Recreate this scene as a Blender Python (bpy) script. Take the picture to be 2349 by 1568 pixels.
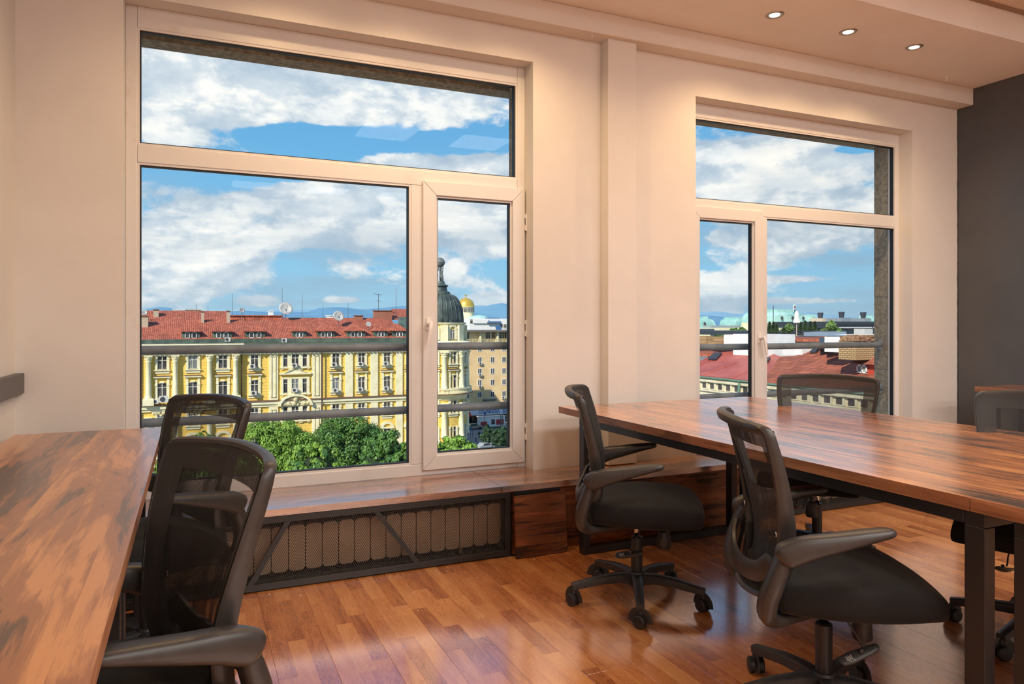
import bpy, bmesh, math, random
from mathutils import Vector, Matrix
R = math.radians
PI = math.pi
C = bpy.context.scene.collection
for o in list(bpy.data.objects): bpy.data.objects.remove(o)
random.seed(7)

# ------------------------------------------------------------------ camera
F = 1645.0; CX = 1174.5; HY = 745.0; TH = math.atan2(CX-440, F); CAMH = 1.2
cam = bpy.data.cameras.new('camera'); camo = bpy.data.objects.new('camera', cam); C.objects.link(camo)
camo.location = (0, 0, CAMH); camo.rotation_euler = (R(90), 0, -TH)
cam.sensor_width = 36; cam.lens = F/2349*36; cam.shift_y = -(784-HY)/2349
cam.clip_start = .05; cam.clip_end = 30000
bpy.context.scene.camera = camo
SN, CS = math.sin(TH), math.cos(TH)
def ray(u, v):
    a = (u-CX)/F; b = (v-HY)/F
    return Vector((SN+a*CS, CS-a*SN, -b))
def onY(u, v, y): D = ray(u, v); k = y/D.y; return Vector((D.x*k, y, CAMH+D.z*k))
def onZ(u, v, z): D = ray(u, v); k = (z-CAMH)/D.z; return Vector((D.x*k, D.y*k, z))
def atD(u, v, d): D = ray(u, v); return Vector((D.x*d, D.y*d, CAMH+D.z*d))

# ------------------------------------------------------------------ colour management
sc = bpy.context.scene
sc.view_settings.view_transform = 'Standard'; sc.view_settings.look = 'None'
sc.view_settings.exposure = 0.0; sc.view_settings.gamma = 1; sc.view_settings.use_curve_mapping = False
try:
    sc.cycles.max_bounces = 8; sc.cycles.diffuse_bounces = 4; sc.cycles.glossy_bounces = 3
    sc.cycles.transparent_max_bounces = 16; sc.cycles.sample_clamp_indirect = 4
    sc.cycles.caustics_reflective = False; sc.cycles.caustics_refractive = False
    sc.cycles.use_denoising = True
except Exception: pass

def lin(r, g, b):
    f = lambda c: (c/255/12.92) if c/255 <= .04045 else ((c/255+.055)/1.055)**2.4
    return (f(r), f(g), f(b), 1)

# ------------------------------------------------------------------ node expression helper
class NT:
    def __init__(s, tree): s.t = tree; s.n = tree.nodes; s.l = tree.links
    def put(s, sock, v):
        if v is None: return
        if hasattr(v, 'is_linked') or isinstance(v, bpy.types.NodeSocket): s.l.new(v, sock)
        else: sock.default_value = v
    def m(s, op, a, b=None, c=None, clamp=False):
        n = s.n.new('ShaderNodeMath'); n.operation = op; n.use_clamp = clamp
        s.put(n.inputs[0], a); s.put(n.inputs[1], b); s.put(n.inputs[2], c); return n.outputs[0]
    def v(s, op, a, b=None, scale=None):
        n = s.n.new('ShaderNodeVectorMath'); n.operation = op
        s.put(n.inputs[0], a); s.put(n.inputs[1], b)
        if scale is not None: s.put(n.inputs['Scale'], scale)
        return n.outputs['Value'] if op in ('LENGTH', 'DOT_PRODUCT') else n.outputs[0]
    def sep(s, v): n = s.n.new('ShaderNodeSeparateXYZ'); s.put(n.inputs[0], v); return n.outputs
    def comb(s, x, y, z): n = s.n.new('ShaderNodeCombineXYZ'); s.put(n.inputs[0], x); s.put(n.inputs[1], y); s.put(n.inputs[2], z); return n.outputs[0]
    def noise(s, v, scale=5, det=4, rough=.55, dist=0, col=False):
        n = s.n.new('ShaderNodeTexNoise'); s.put(n.inputs['Vector'], v); s.put(n.inputs['Scale'], scale)
        n.inputs['Detail'].default_value = det; n.inputs['Roughness'].default_value = rough; n.inputs['Distortion'].default_value = dist
        return n.outputs['Color'] if col else n.outputs['Fac']
    def white(s, v): n = s.n.new('ShaderNodeTexWhiteNoise'); n.noise_dimensions = '3D'; s.put(n.inputs['Vector'], v); return n.outputs['Value']
    def mix(s, f, a, b, mode='MIX'):
        n = s.n.new('ShaderNodeMix'); n.data_type = 'RGBA'; n.blend_type = mode
        s.put(n.inputs[0], f); s.put(n.inputs[6], a); s.put(n.inputs[7], b); return n.outputs[2]
    def ss(s, x, a, b, c=0, d=1):
        n = s.n.new('ShaderNodeMapRange'); n.interpolation_type = 'SMOOTHSTEP'
        s.put(n.inputs[0], x); s.put(n.inputs[1], a); s.put(n.inputs[2], b); s.put(n.inputs[3], c); s.put(n.inputs[4], d); return n.outputs[0]
    def ramp(s, f, stops):
        n = s.n.new('ShaderNodeValToRGB'); s.put(n.inputs[0], f); e = n.color_ramp.elements
        while len(e) < len(stops): e.new(.5)
        for el, (p, c) in zip(e, stops): el.position = p; el.color = c
        return n.outputs[0]
    def coord(s, k='Object'): return s.n.new('ShaderNodeTexCoord').outputs[k]
    def pos(s): return s.n.new('ShaderNodeNewGeometry').outputs['Position']
    def bump(s, h, st=.2, d=.01):
        n = s.n.new('ShaderNodeBump'); n.inputs['Strength'].default_value = st; n.inputs['Distance'].default_value = d
        s.put(n.inputs['Height'], h); return n.outputs[0]

# ------------------------------------------------------------------ world: blue afternoon sky with cumulus
w = bpy.data.worlds.new('sky'); sc.world = w; w.use_nodes = True
t = NT(w.node_tree); t.n.clear()
gd = t.v('NORMALIZE', t.coord('Generated')); gx, gy, gz = t.sep(gd)[:]
az = t.m('ARCTAN2', gx, gy); el = t.m('ARCSINE', gz)
def azel(u, v):
    d = ray(u, v).normalized(); return math.atan2(d.x, d.y), math.asin(d.z)
zc = t.m('MAXIMUM', gz, 0.0)
pl = t.comb(gx, gy, t.m('MULTIPLY', gz, 1.9))
warp = t.v('SCALE', t.v('SUBTRACT', t.noise(pl, 2.6, 3, .5, col=True), (.5, .5, .5)), scale=.07)
p2 = t.v('ADD', pl, warp)
n1 = t.noise(p2, 6.5, 9, .60)
n1s = t.noise(t.v('ADD', p2, (-.012, .0, .045)), 6.5, 5, .60)
# cloud groups: (u, v, half width px, half height px, weight)
blobs = [(520, 250, 330, 95, .26), (930, 215, 330, 55, .24), (1080, 385, 260, 55, .30), (900, 480, 260, 70, .2), (560, 480, 300, 55, .22), (450, 585, 130, 62, .42), (760, 610, 240, 50, .08), (640, 545, 70, 22, .16), (600, 690, 40, 10, .3), (790, 688, 45, 8, .26), (1085, 490, 120, 50, .24), (1145, 690, 45, 14, .5),
         (1790, 370, 250, 75, .42), (1800, 470, 260, 30, .16), (1660, 545, 28, 14, .3), (1665, 712, 26, 16, .5), (1850, 690, 170, 8, .18), (1820, 640, 140, 9, .14), (1800, 560, 260, 60, .12),
         (480, 378, 330, 34, -.34), (340, 470, 60, 30, -.1), (640, 505, 150, 14, -.12), (930, 325, 330, 26, -.34), (720, 330, 150, 30, -.28), (1960, 340, 90, 14, -.3)]
def gsum(sub):
    acc = None
    for (u, v, su, sv, wt) in sub:
        a0, e0 = azel(u, v); a1, _ = azel(u+su, v); _, e1 = azel(u, v-sv)
        da = t.m('DIVIDE', t.m('SUBTRACT', az, a0), abs(a1-a0)); de = t.m('DIVIDE', t.m('SUBTRACT', el, e0), abs(e1-e0))
        q = t.m('ADD', t.m('MULTIPLY', da, da), t.m('MULTIPLY', de, de))
        g = t.m('MULTIPLY', t.m('EXPONENT', t.m('MULTIPLY', q, -.9)), wt)
        acc = g if acc is None else t.m('ADD', acc, g)
    return acc
G = t.m('MULTIPLY', gsum(blobs), 1.15)
dens = t.m('ADD', n1, G)
alpha = t.ss(dens, .535, .625)
thick = t.ss(dens, .60, 1.0)
lit = t.ss(t.m('SUBTRACT', n1, n1s), -.05, .08)
fine = t.noise(p2, 16, 6, .6)
skyc = t.ramp(t.m('MULTIPLY', zc, 2.2, clamp=True), [(0, lin(158, 196, 216)), (.16, lin(138, 190, 220)), (.45, lin(108, 174, 218)), (.8, lin(82, 150, 205)), (1, lin(62, 124, 188))])
shadow = t.mix(t.ss(fine, .3, .7), lin(164, 184, 202), lin(202, 213, 222))
bright = t.mix(t.ss(fine, .3, .7), lin(226, 230, 232), lin(252, 248, 240))
wl = t.m('ADD', t.m('MULTIPLY', lit, .75), t.m('MULTIPLY', thick, .35), clamp=True)
cloud = t.mix(wl, shadow, bright)
haze = t.ss(gz, .10, -.01)
cloud = t.mix(t.m('MULTIPLY', haze, .45), cloud, lin(190, 208, 218))
col = t.mix(t.m('MULTIPLY', alpha, t.ss(gz, -.005, .02)), skyc, cloud)
# thin grey veil low in the sky
veil = t.m('MULTIPLY', t.ss(t.noise(t.comb(t.m('MULTIPLY', az, 1.4), 0.0, t.m('MULTIPLY', el, 9.0)), 2.4, 5, .55), .42, .62), t.ss(gz, .30, .06))
col = t.mix(t.m('MULTIPLY', veil, .55), col, lin(146, 170, 190))
col = t.mix(t.ss(gz, 0, -.03), col, lin(120, 120, 115))
bg = t.n.new('ShaderNodeBackground'); t.l.new(col, bg.inputs[0]); bg.inputs[1].default_value = 1.2
wo = t.n.new('ShaderNodeOutputWorld'); t.l.new(bg.outputs[0], wo.inputs[0])

# ------------------------------------------------------------------ sun (behind the building, from the left)
sl = bpy.data.lights.new('sun', 'SUN'); sl.energy = 5.6; sl.angle = R(.6); sl.color = (1, .92, .80)
slo = bpy.data.objects.new('sun', sl); C.objects.link(slo)
slo.rotation_euler = Vector((-.62, -.48, .55)).normalized().to_track_quat('Z', 'Y').to_euler()
slo.location = (-20, -30, 40)
LED_STRENGTH = 25.5
SPOT_W = 30.0

# ------------------------------------------------------------------ material helpers
MATS = {}
def mat(name, colour=(.5, .5, .5, 1), rough=.6, metal=0, spec=.5, fn=None, **kw):
    if name in MATS: return MATS[name]
    m = bpy.data.materials.new(name); m.use_nodes = True; T = NT(m.node_tree); T.n.clear()
    out = T.n.new('ShaderNodeOutputMaterial'); b = T.n.new('ShaderNodeBsdfPrincipled'); T.l.new(b.outputs[0], out.inputs[0])
    b.inputs['Base Color'].default_value = colour; b.inputs['Roughness'].default_value = rough
    b.inputs['Metallic'].default_value = metal; b.inputs['Specular IOR Level'].default_value = spec
    for k, v in kw.items(): b.inputs[k.replace('_', ' ')].default_value = v
    if fn: fn(T, b, out)
    MATS[name] = m; return m
def speckle(c1, c2, scale=8, det=5, rough=None, bump=0, bscale=60, bd=.002, co='Object'):
    def f(T, b, out):
        p = T.coord('Object') if co == 'Object' else T.pos()
        n = T.noise(p, scale, det, .6)
        T.put(b.inputs['Base Color'], T.mix(T.ss(n, .35, .65), c1, c2))
        if rough: T.put(b.inputs['Roughness'], T.ss(n, .3, .7, rough[0], rough[1]))
        if bump: T.put(b.inputs['Normal'], T.bump(T.noise(p, bscale, 4, .6), bump, bd))
    return f

M_wall = mat('warm_white_plaster', rough=.75, fn=speckle((.70, .675, .64, 1), (.75, .725, .69, 1), 1.3, 5, bump=.25, bscale=26, bd=.003, co='P'))
M_wallmid = M_wall
M_ceil = mat('white_ceiling_paint', rough=.8, fn=speckle((.80, .79, .77, 1), (.84, .83, .81, 1), 2, 4, bump=.1, bscale=18, bd=.002, co='P'))
M_tileceil = mat('speckled_ceiling_tile', rough=.9, fn=speckle((.70, .66, .60, 1), (.82, .78, .72, 1), 90, 3, bump=.5, bscale=120, bd=.003, co='P'))
M_dark = mat('charcoal_wall_paint', rough=.36, fn=speckle((.076, .082, .092, 1), (.088, .094, .104, 1), 3, 4, bump=.15, bscale=30, bd=.003, co='P'))
M_pvc = mat('white_window_plastic', (.72, .71, .70, 1), .32)
def dirty_pvc(T, b, out):
    n = T.noise(T.pos(), 5, 6, .65)
    T.put(b.inputs['Base Color'], T.mix(T.ss(n, .56, .75, 0, .5), (.72, .71, .70, 1), (.60, .52, .46, 1)))
M_pvcd = mat('slightly_soiled_window_plastic', rough=.35, fn=dirty_pvc)
M_gasket = mat('black_rubber_gasket', (.008, .008, .009, 1), .5)
M_seal = mat('bright_glazing_bead', (.86, .86, .86, 1), .3)
def glassf(T, b, out):
    T.n.remove(b)
    tr = T.n.new('ShaderNodeBsdfTransparent'); tr.inputs[0].default_value = (.97, .98, .98, 1)
    gl = T.n.new('ShaderNodeBsdfGlossy'); gl.inputs['Roughness'].default_value = .0
    fr = T.n.new('ShaderNodeFresnel'); fr.inputs[0].default_value = 1.45
    mx = T.n.new('ShaderNodeMixShader'); T.l.new(T.m('MULTIPLY', fr.outputs[0], .07), mx.inputs[0])
    T.l.new(tr.outputs[0], mx.inputs[1]); T.l.new(gl.outputs[0], mx.inputs[2]); T.l.new(mx.outputs[0], out.inputs[0])
M_glass = mat('window_glass', fn=glassf)
M_black = mat('black_powder_coated_steel', (.018, .018, .020, 1), .38)
M_plastic = mat('black_moulded_plastic', rough=.42, fn=speckle((.026, .025, .025, 1), (.034, .032, .031, 1), 40, 3, bump=.25, bscale=900, bd=.0004))
M_plasgrey = mat('grey_black_moulded_plastic', rough=.40, fn=speckle((.032, .029, .027, 1), (.040, .036, .034, 1), 30, 3, bump=.2, bscale=900, bd=.0004))
M_rubber = mat('caster_rubber', (.016, .016, .017, 1), .45)
M_chrome = mat('chrome', (.72, .70, .68, 1), .12, 1)
def fabricf(T, b, out):
    p = T.coord('Object')
    n = T.noise(p, 700, 2, .5); n2 = T.noise(p, 9, 4, .6)
    c = T.mix(n, (.006, .006, .0065, 1), (.016, .0155, .0155, 1))
    T.put(b.inputs['Base Color'], T.mix(T.m('MULTIPLY', n2, .35), c, (.020, .019, .018, 1)))
    T.put(b.inputs['Normal'], T.bump(n, .5, .001))
    b.inputs['Sheen Weight'].default_value = .08; b.inputs['Sheen Roughness'].default_value = .4
M_fabric = mat('black_seat_fabric', rough=.85, spec=.25, fn=fabricf)
def meshf(pitch, openv):
    def f(T, b, out):
        p = T.coord('Object'); x, y, z = T.sep(p)[:]
        k = 2*PI/pitch
        row = T.m('FLOOR', T.m('DIVIDE', z, pitch*.62))
        off = T.m('MULTIPLY', T.m('MODULO', T.m('ABSOLUTE', row), 2.0), PI)
        a = T.m('MULTIPLY', T.m('COSINE', T.m('ADD', T.m('MULTIPLY', y, k), off)), .5)
        bz = T.m('MULTIPLY', T.m('SINE', T.m('MULTIPLY', T.m('FRACT', T.m('DIVIDE', z, pitch*.62)), PI)), .9)
        h = T.m('ADD', a, bz)
        hole = T.ss(h, openv, openv+.16)
        tr = T.n.new('ShaderNodeBsdfTransparent'); mx = T.n.new('ShaderNodeMixShader')
        T.l.new(hole, mx.inputs[0]); T.l.new(b.outputs[0], mx.inputs[1]); T.l.new(tr.outputs[0], mx.inputs[2]); T.l.new(mx.outputs[0], out.inputs[0])
    return f
M_mesh = mat('black_net_fabric', (.020, .019, .019, 1), .6, fn=meshf(.0036, .95))
M_meshopen = mat('black_open_net_fabric', (.022, .021, .020, 1), .6, fn=meshf(.0036, .40))

def woodf(axis, dark, mid, light, band=.16, streak=1.0, seed=0., bandamt=.5, rough=(.26, .34), swirl=1.0, coat=.0, cior=3.2, crough=.22):
    def f(T, b, out):
        x, y, z = T.sep(T.pos())[:]
        lng, acr = (y, x) if axis == 'y' else ((x, y) if axis == 'x' else (z, x))
        if axis == 'x': acr = T.m('ADD', y, z)
        elif axis == 'y': acr = T.m('ADD', x, T.m('MULTIPLY', z, 1.0))
        idx = T.m('FLOOR', T.m('DIVIDE', T.m('ADD', acr, seed), band))
        rnd = T.white(T.comb(idx, seed, 1.0))
        sft = T.m('MULTIPLY', rnd, 7.0)
        l2 = T.m('ADD', lng, sft)
        q = T.comb(T.m('MULTIPLY', acr, 5.0), T.m('MULTIPLY', l2, .9), sft)
        w1 = T.noise(q, 2.0*swirl, 5, .6, .8)
        w2 = T.noise(T.comb(T.m('MULTIPLY', acr, 26.0), T.m('MULTIPLY', l2, 1.3), sft), 1.6, 5, .6, .5)
        fineg = T.noise(T.comb(T.m('MULTIPLY', acr, 420.0), T.m('MULTIPLY', l2, 14.0), 0.0), 1, 3, .6)
        rings = T.m('SINE', T.m('MULTIPLY', w1, 46.0))
        v = T.m('ADD', T.m('MULTIPLY', w1, 1.15), T.m('MULTIPLY', w2, .75*streak))
        v = T.m('ADD', v, T.m('MULTIPLY', rings, .022))
        v = T.m('ADD', v, T.m('MULTIPLY', T.m('SUBTRACT', rnd, .5), .28*bandamt))
        v = T.m('ADD', v, T.m('MULTIPLY', T.m('SUBTRACT', fineg, .5), .16))
        v = T.m('SUBTRACT', v, .45*streak-.02)
        v = T.m('ADD', T.m('MULTIPLY', T.m('SUBTRACT', v, .52), 2.3), .55)
        c = T.ramp(v, [(.10, dark), (.40, mid), (.60, mid), (.95, light)])
        b.inputs['Coat Weight'].default_value = coat; b.inputs['Coat Roughness'].default_value = crough; b.inputs['Coat IOR'].default_value = cior
        T.put(b.inputs['Base Color'], c)
        T.put(b.inputs['Roughness'], T.ss(w2, .3, .7, rough[0], rough[1]))
        T.put(b.inputs['Normal'], T.bump(fineg, .06, .001))
    return f
DK, MD, LT_ = lin(66, 44, 32), lin(172, 102, 52), lin(222, 146, 80)
M_desk = mat('brown_streaked_desk_laminate', spec=.75, fn=woodf('y', DK, MD, LT_, .62, 1.25, .3, .1, (.25, .33), coat=1.0))
M_deskl = mat('brown_plank_pattern_laminate', spec=.35, fn=woodf('y', lin(70, 42, 28), lin(150, 92, 52), lin(200, 136, 80), .19, 1.0, 1.7, 1.5, (.40, .48), .8, 1.0, 1.55, .26))
M_edge = mat('light_walnut_edge_band', rough=.4, fn=woodf('y', lin(108, 72, 52), lin(150, 104, 74), lin(176, 128, 92), .5, .9, .1, .1, (.35, .45)))
M_bench = mat('brown_bench_laminate', spec=.75, fn=woodf('x', lin(54, 33, 23), lin(128, 78, 48), lin(180, 120, 76), .5, 1.0, .7, .1, (.24, .32), coat=1.0))
M_panel = mat('dark_brown_panel_laminate', spec=.4, fn=woodf('x', lin(48, 28, 18), lin(112, 66, 38), lin(146, 90, 52), .11, .9, 2.2, .8, (.42, .5)))

def floorf(T, b, out):
    x, y, z = T.sep(T.pos())[:]
    xi = T.m('FLOOR', T.m('DIVIDE', T.m('ADD', x, .7), .0645))
    r1 = T.white(T.comb(xi, 3.1, 0.0))
    yy = T.m('ADD', y, T.m('MULTIPLY', r1, 5.0))
    yi = T.m('FLOOR', T.m('DIVIDE', yy, .43))
    r2 = T.white(T.comb(xi, yi, 7.0)); r3 = T.white(T.comb(xi, yi, 17.0))
    q = T.comb(T.m('MULTIPLY', x, 11.0), T.m('MULTIPLY', y, 1.6), T.m('MULTIPLY', r2, 40.0))
    w1 = T.noise(q, 1.5, 4, .55, .6)
    rings = T.m('SINE', T.m('MULTIPLY', w1, T.m('ADD', 34.0, T.m('MULTIPLY', r3, 46.0))))
    fg = T.noise(T.comb(T.m('MULTIPLY', x, 260.0), T.m('MULTIPLY', y, 9.0), r2), 1, 3, .6)
    v = T.m('ADD', T.m('MULTIPLY', r2, .34), T.m('MULTIPLY', w1, .60))
    v = T.m('ADD', v, T.m('MULTIPLY', T.m('POWER', T.m('ABSOLUTE', rings), 3.0), -.13))
    v = T.m('ADD', v, T.m('MULTIPLY', T.m('SUBTRACT', fg, .5), .22))
    c = T.ramp(v, [(.10, lin(156, 84, 44)), (.38, lin(210, 134, 78)), (.60, lin(234, 162, 98)), (.92, lin(246, 190, 126))])
    T.put(b.inputs['Base Color'], c)
    T.put(b.inputs['Roughness'], T.ss(w1, .3, .7, .20, .27))
    T.put(b.inputs['Normal'], T.bump(T.noise(T.pos(), 6, 3, .5), .04, .01))
    b.inputs['Coat Weight'].default_value = 1; b.inputs['Coat Roughness'].default_value = .14; b.inputs['Coat IOR'].default_value = 2.9
M_floor = mat('glossy_cherry_laminate', spec=.8, fn=floorf)
M_concrete = mat('weathered_concrete', rough=.9, fn=speckle(lin(136, 132, 116), lin(176, 170, 150), 34, 9, bump=.9, bscale=60, bd=.012, co='P'))
M_rail = mat('grey_painted_pipe', rough=.5, fn=speckle(lin(112, 122, 130), lin(132, 142, 150), 9, 5, bump=.1, co='P'))
M_galv = mat('zinc_bracket', (.5, .52, .52, 1), .4, .8)
M_rad = mat('beige_radiator_enamel', rough=.45, fn=speckle(lin(196, 166, 134), lin(206, 178, 146), 6, 4, co='P'))
M_led = mat('lit_led_diffuser')
def emis(name, col, st):
    def f(T, b, out):
        T.n.remove(b); e = T.n.new('ShaderNodeEmission'); e.inputs[0].default_value = col; e.inputs[1].default_value = st; T.l.new(e.outputs[0], out.inputs[0])
    return mat(name, fn=f)
M_ledp = emis('led_panel_glow', (1, .965, .915, 1), LED_STRENGTH)
M_bulb = emis('downlight_glow', (1, .82, .56, 1), 22)
M_white = mat('white_enamel', (.8, .8, .78, 1), .35)
M_print = mat('pale_lever_print', (.62, .60, .56, 1), .5)

# ------------------------------------------------------------------ mesh helpers
class MB:
    def __init__(s): s.v = []; s.f = []; s.mi = []; s.mat = 0
    def face(s, idx): s.f.append(idx); s.mi.append(s.mat)
    def quad(s, a, b, c, d):
        i = len(s.v); s.v += [tuple(a), tuple(b), tuple(c), tuple(d)]; s.face((i, i+1, i+2, i+3)); return s
    def box(s, x0, x1, y0, y1, z0, z1):
        if x0 > x1: x0, x1 = x1, x0
        if y0 > y1: y0, y1 = y1, y0
        if z0 > z1: z0, z1 = z1, z0
        i = len(s.v)
        s.v += [(x0, y0, z0), (x1, y0, z0), (x1, y1, z0), (x0, y1, z0), (x0, y0, z1), (x1, y0, z1), (x1, y1, z1), (x0, y1, z1)]
        for q in ((3, 2, 1, 0), (4, 5, 6, 7), (0, 1, 5, 4), (1, 2, 6, 5), (2, 3, 7, 6), (3, 0, 4, 7)): s.face(tuple(i+k for k in q))
        return s
    def prism(s, poly, axis, a, b):
        """poly: list of 2D points; axis 'x': (y,z), 'y': (x,z), 'z': (x,y)"""
        n = len(poly); i = len(s.v)
        ar = sum(poly[k][0]*poly[(k+1) % n][1]-poly[(k+1) % n][0]*poly[k][1] for k in range(n))
        if ar < 0: poly = poly[::-1]
        def P(p, t): return (t, p[0], p[1]) if axis == 'x' else ((p[0], t, p[1]) if axis == 'y' else (p[0], p[1], t))
        s.v += [P(p, a) for p in poly]+[P(p, b) for p in poly]
        flip = (axis == 'y') != (b < a)
        A = tuple(i+k for k in range(n)); B = tuple(i+n+k for k in range(n))
        s.face(A if flip else A[::-1]); s.face(B[::-1] if flip else B)
        for k in range(n):
            q = (i+k, i+(k+1) % n, i+n+(k+1) % n, i+n+k); s.face(q[::-1] if flip else q)
        return s
    def sweep(s, path, size, up=(0, 0, 1), n=10, closed=False, p=2.0, caps=True, side=None):
        """path: points; size: list of (halfwidth, halfheight) or one; superellipse exponent p"""
        pts = [Vector(q) for q in path]; m = len(pts); i0 = len(s.v)
        if not isinstance(size, list): size = [size]*m
        U = Vector(up)
        for k in range(m):
            if closed: d = pts[(k+1) % m]-pts[k-1]
            else: d = pts[min(k+1, m-1)]-pts[max(k-1, 0)]
            d.normalize()
            sd = d.cross(U)
            if sd.length < 1e-4: sd = d.cross(Vector((1, 0, 0)))
            sd.normalize()
            uu = sd.cross(d).normalized()
            a, b = size[k]
            for j in range(n):
                th = 2*PI*j/n; c_, s_ = math.cos(th), math.sin(th)
                ex = 2/p
                px = a*math.copysign(abs(c_)**ex, c_); py = b*math.copysign(abs(s_)**ex, s_)
                s.v.append(tuple(pts[k]+sd*px+uu*py))
        for k in range(m if closed else m-1):
            for j in range(n):
                a_ = i0+k*n+j; b_ = i0+k*n+(j+1) % n; k2 = (k+1) % m
                s.face((a_, b_, i0+k2*n+(j+1) % n, i0+k2*n+j))
        if not closed and caps:
            s.face(tuple(i0+j for j in range(n))[::-1]); s.face(tuple(i0+(m-1)*n+j for j in range(n)))
        return s
    def tube(s, a, b, r, n=10, r2=None):
        a = Vector(a); b = Vector(b); d = (b-a).normalized()
        up = (0, 0, 1) if abs(d.z) < .9 else (0, 1, 0)
        return s.sweep([a, b], [(r, r), (r2 if r2 is not None else r,)*2], up, n)
    def lathe(s, prof, cx=0, cy=0, n=24, a0=0, a1=2*PI, rot=None):
        i0 = len(s.v); full = abs(a1-a0-2*PI) < 1e-6; m = n if full else n+1
        for (r, z) in prof:
            for k in range(m):
                a = a0+(a1-a0)*k/n; s.v.append((cx+r*math.cos(a), cy+r*math.sin(a), z))
        for j in range(len(prof)-1):
            for k in range(n):
                k2 = (k+1) % m
                s.face((i0+j*m+k, i0+j*m+k2, i0+(j+1)*m+k2, i0+(j+1)*m+k))
        return s
    def sphere(s, c, r, nu=12, nv=8, sz=1):
        return s.lathe([(max(r*math.sin(PI*k/nv), 1e-4), c[2]-r*sz*math.cos(PI*k/nv)) for k in range(nv+1)], c[0], c[1], nu)
    def xf(s, M, i0=0):
        s.v[i0:] = [tuple(M @ Vector(q)) for q in s.v[i0:]]; return s
    def mesh(s, name, mats, smooth=False):
        me = bpy.data.meshes.new(name); me.from_pydata(s.v, [], s.f)
        for m in (mats if isinstance(mats, (list, tuple)) else [mats]): me.materials.append(m)
        if isinstance(mats, (list, tuple)): me.polygons.foreach_set('material_index', s.mi)
        if smooth: me.polygons.foreach_set('use_smooth', [True]*len(s.f))
        me.update(); return me
    def build(s, name, mats, parent=None, smooth=False, bevel=0, seg=2, sub=0, auto=None, origin=None):
        if origin is not None:
            o_ = Vector(origin); s.v = [tuple(Vector(q)-o_) for q in s.v]
        me = s.mesh(name, mats, smooth)
        o = bpy.data.objects.new(name, me); C.objects.link(o); o.parent = parent
        if origin is not None: o.location = origin
        if bevel:
            b = o.modifiers.new('bevel', 'BEVEL'); b.width = bevel; b.segments = seg; b.limit_method = 'ANGLE'; b.angle_limit = R(40)
            if seg > 1: me.polygons.foreach_set('use_smooth', [True]*len(me.polygons)); b.harden_normals = True
        if sub:
            b = o.modifiers.new('sub', 'SUBSURF'); b.levels = b.render_levels = sub
        if auto is not None:
            me.polygons.foreach_set('use_smooth', [True]*len(me.polygons)); me.set_sharp_from_angle(angle=R(auto))
        return o
def empty(name, loc=(0, 0, 0), rz=0):
    o = bpy.data.objects.new(name, None); C.objects.link(o); o.location = loc; o.rotation_euler = (0, 0, rz); o.empty_display_size = .1; return o
def tag(o, label=None, cat=None, group=None, kind=None):
    if label: o['label'] = label
    if cat: o['category'] = cat
    if group: o['group'] = group
    if kind: o['kind'] = kind
    return o
def thing(name, label, cat, loc=(0, 0, 0), rz=0, group=None): return tag(empty(name, loc, rz), label, cat, group)
def copy_tree(o, parent=None):
    c = o.copy(); C.objects.link(c); c.parent = parent
    for ch in list(o.children): copy_tree(ch, c)
    return c
def inst(name, me, parent=None, loc=(0, 0, 0), rot=(0, 0, 0), scale=(1, 1, 1)):
    o = bpy.data.objects.new(name, me); C.objects.link(o); o.parent = parent; o.location = loc; o.rotation_euler = rot; o.scale = scale; return o
def bx(*a): return MB().box(*a)
S = 'structure'

# ================================================================== ROOM SHELL
XL, XR, YB, YW, YF, YO = -.70, 5.50, -4.2, 3.72, 3.83, 4.05
ZC1, ZC2, YS = 3.02, 3.215, 2.88
W1 = (-.286, 1.794, .366, 2.713); W2 = (2.952, 4.98, .366, 2.668)
# floor: laminate planks as parts over a screed
fl = tag(bx(XL-.2, XR+.2, YB-.2, YO, -.16, -.009).build('floor', M_concrete), 'cherry laminate floor of long glossy planks', kind=S)
ncol = int(math.ceil((XR-XL)/.1935))
pcache = {}
for i in range(ncol):
    x0 = XL+i*.1935; x1 = min(x0+.1935, XR)
    y = YB-random.random()*1.2
    while y < 3.43:
        a, b = max(y, YB), min(y+1.285, 3.43)
        if b-a > .03:
            g = .00025
            key = (round(x1-x0, 4), round(b-a, 4))
            if key not in pcache:
                W_, L_ = key; c_ = .0005
                m = MB(); m.v = [(g, g, -.009), (W_-g, g, -.009), (W_-g, L_-g, -.009), (g, L_-g, -.009), (g, g, -c_), (W_-g, g, -c_), (W_-g, L_-g, -c_), (g, L_-g, -c_), (g+c_, g+c_, 0), (W_-g-c_, g+c_, 0), (W_-g-c_, L_-g-c_, 0), (g+c_, L_-g-c_, 0)]
                for k in range(4):
                    k2 = (k+1) % 4; m.face((k, k2, 4+k2, 4+k)); m.face((4+k, 4+k2, 8+k2, 8+k))
                m.face((8, 9, 10, 11)); pcache[key] = m.mesh('floor_plank', M_floor)
            inst('floor_plank', pcache[key], fl, (x0, a, 0))
        y += 1.285

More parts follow.
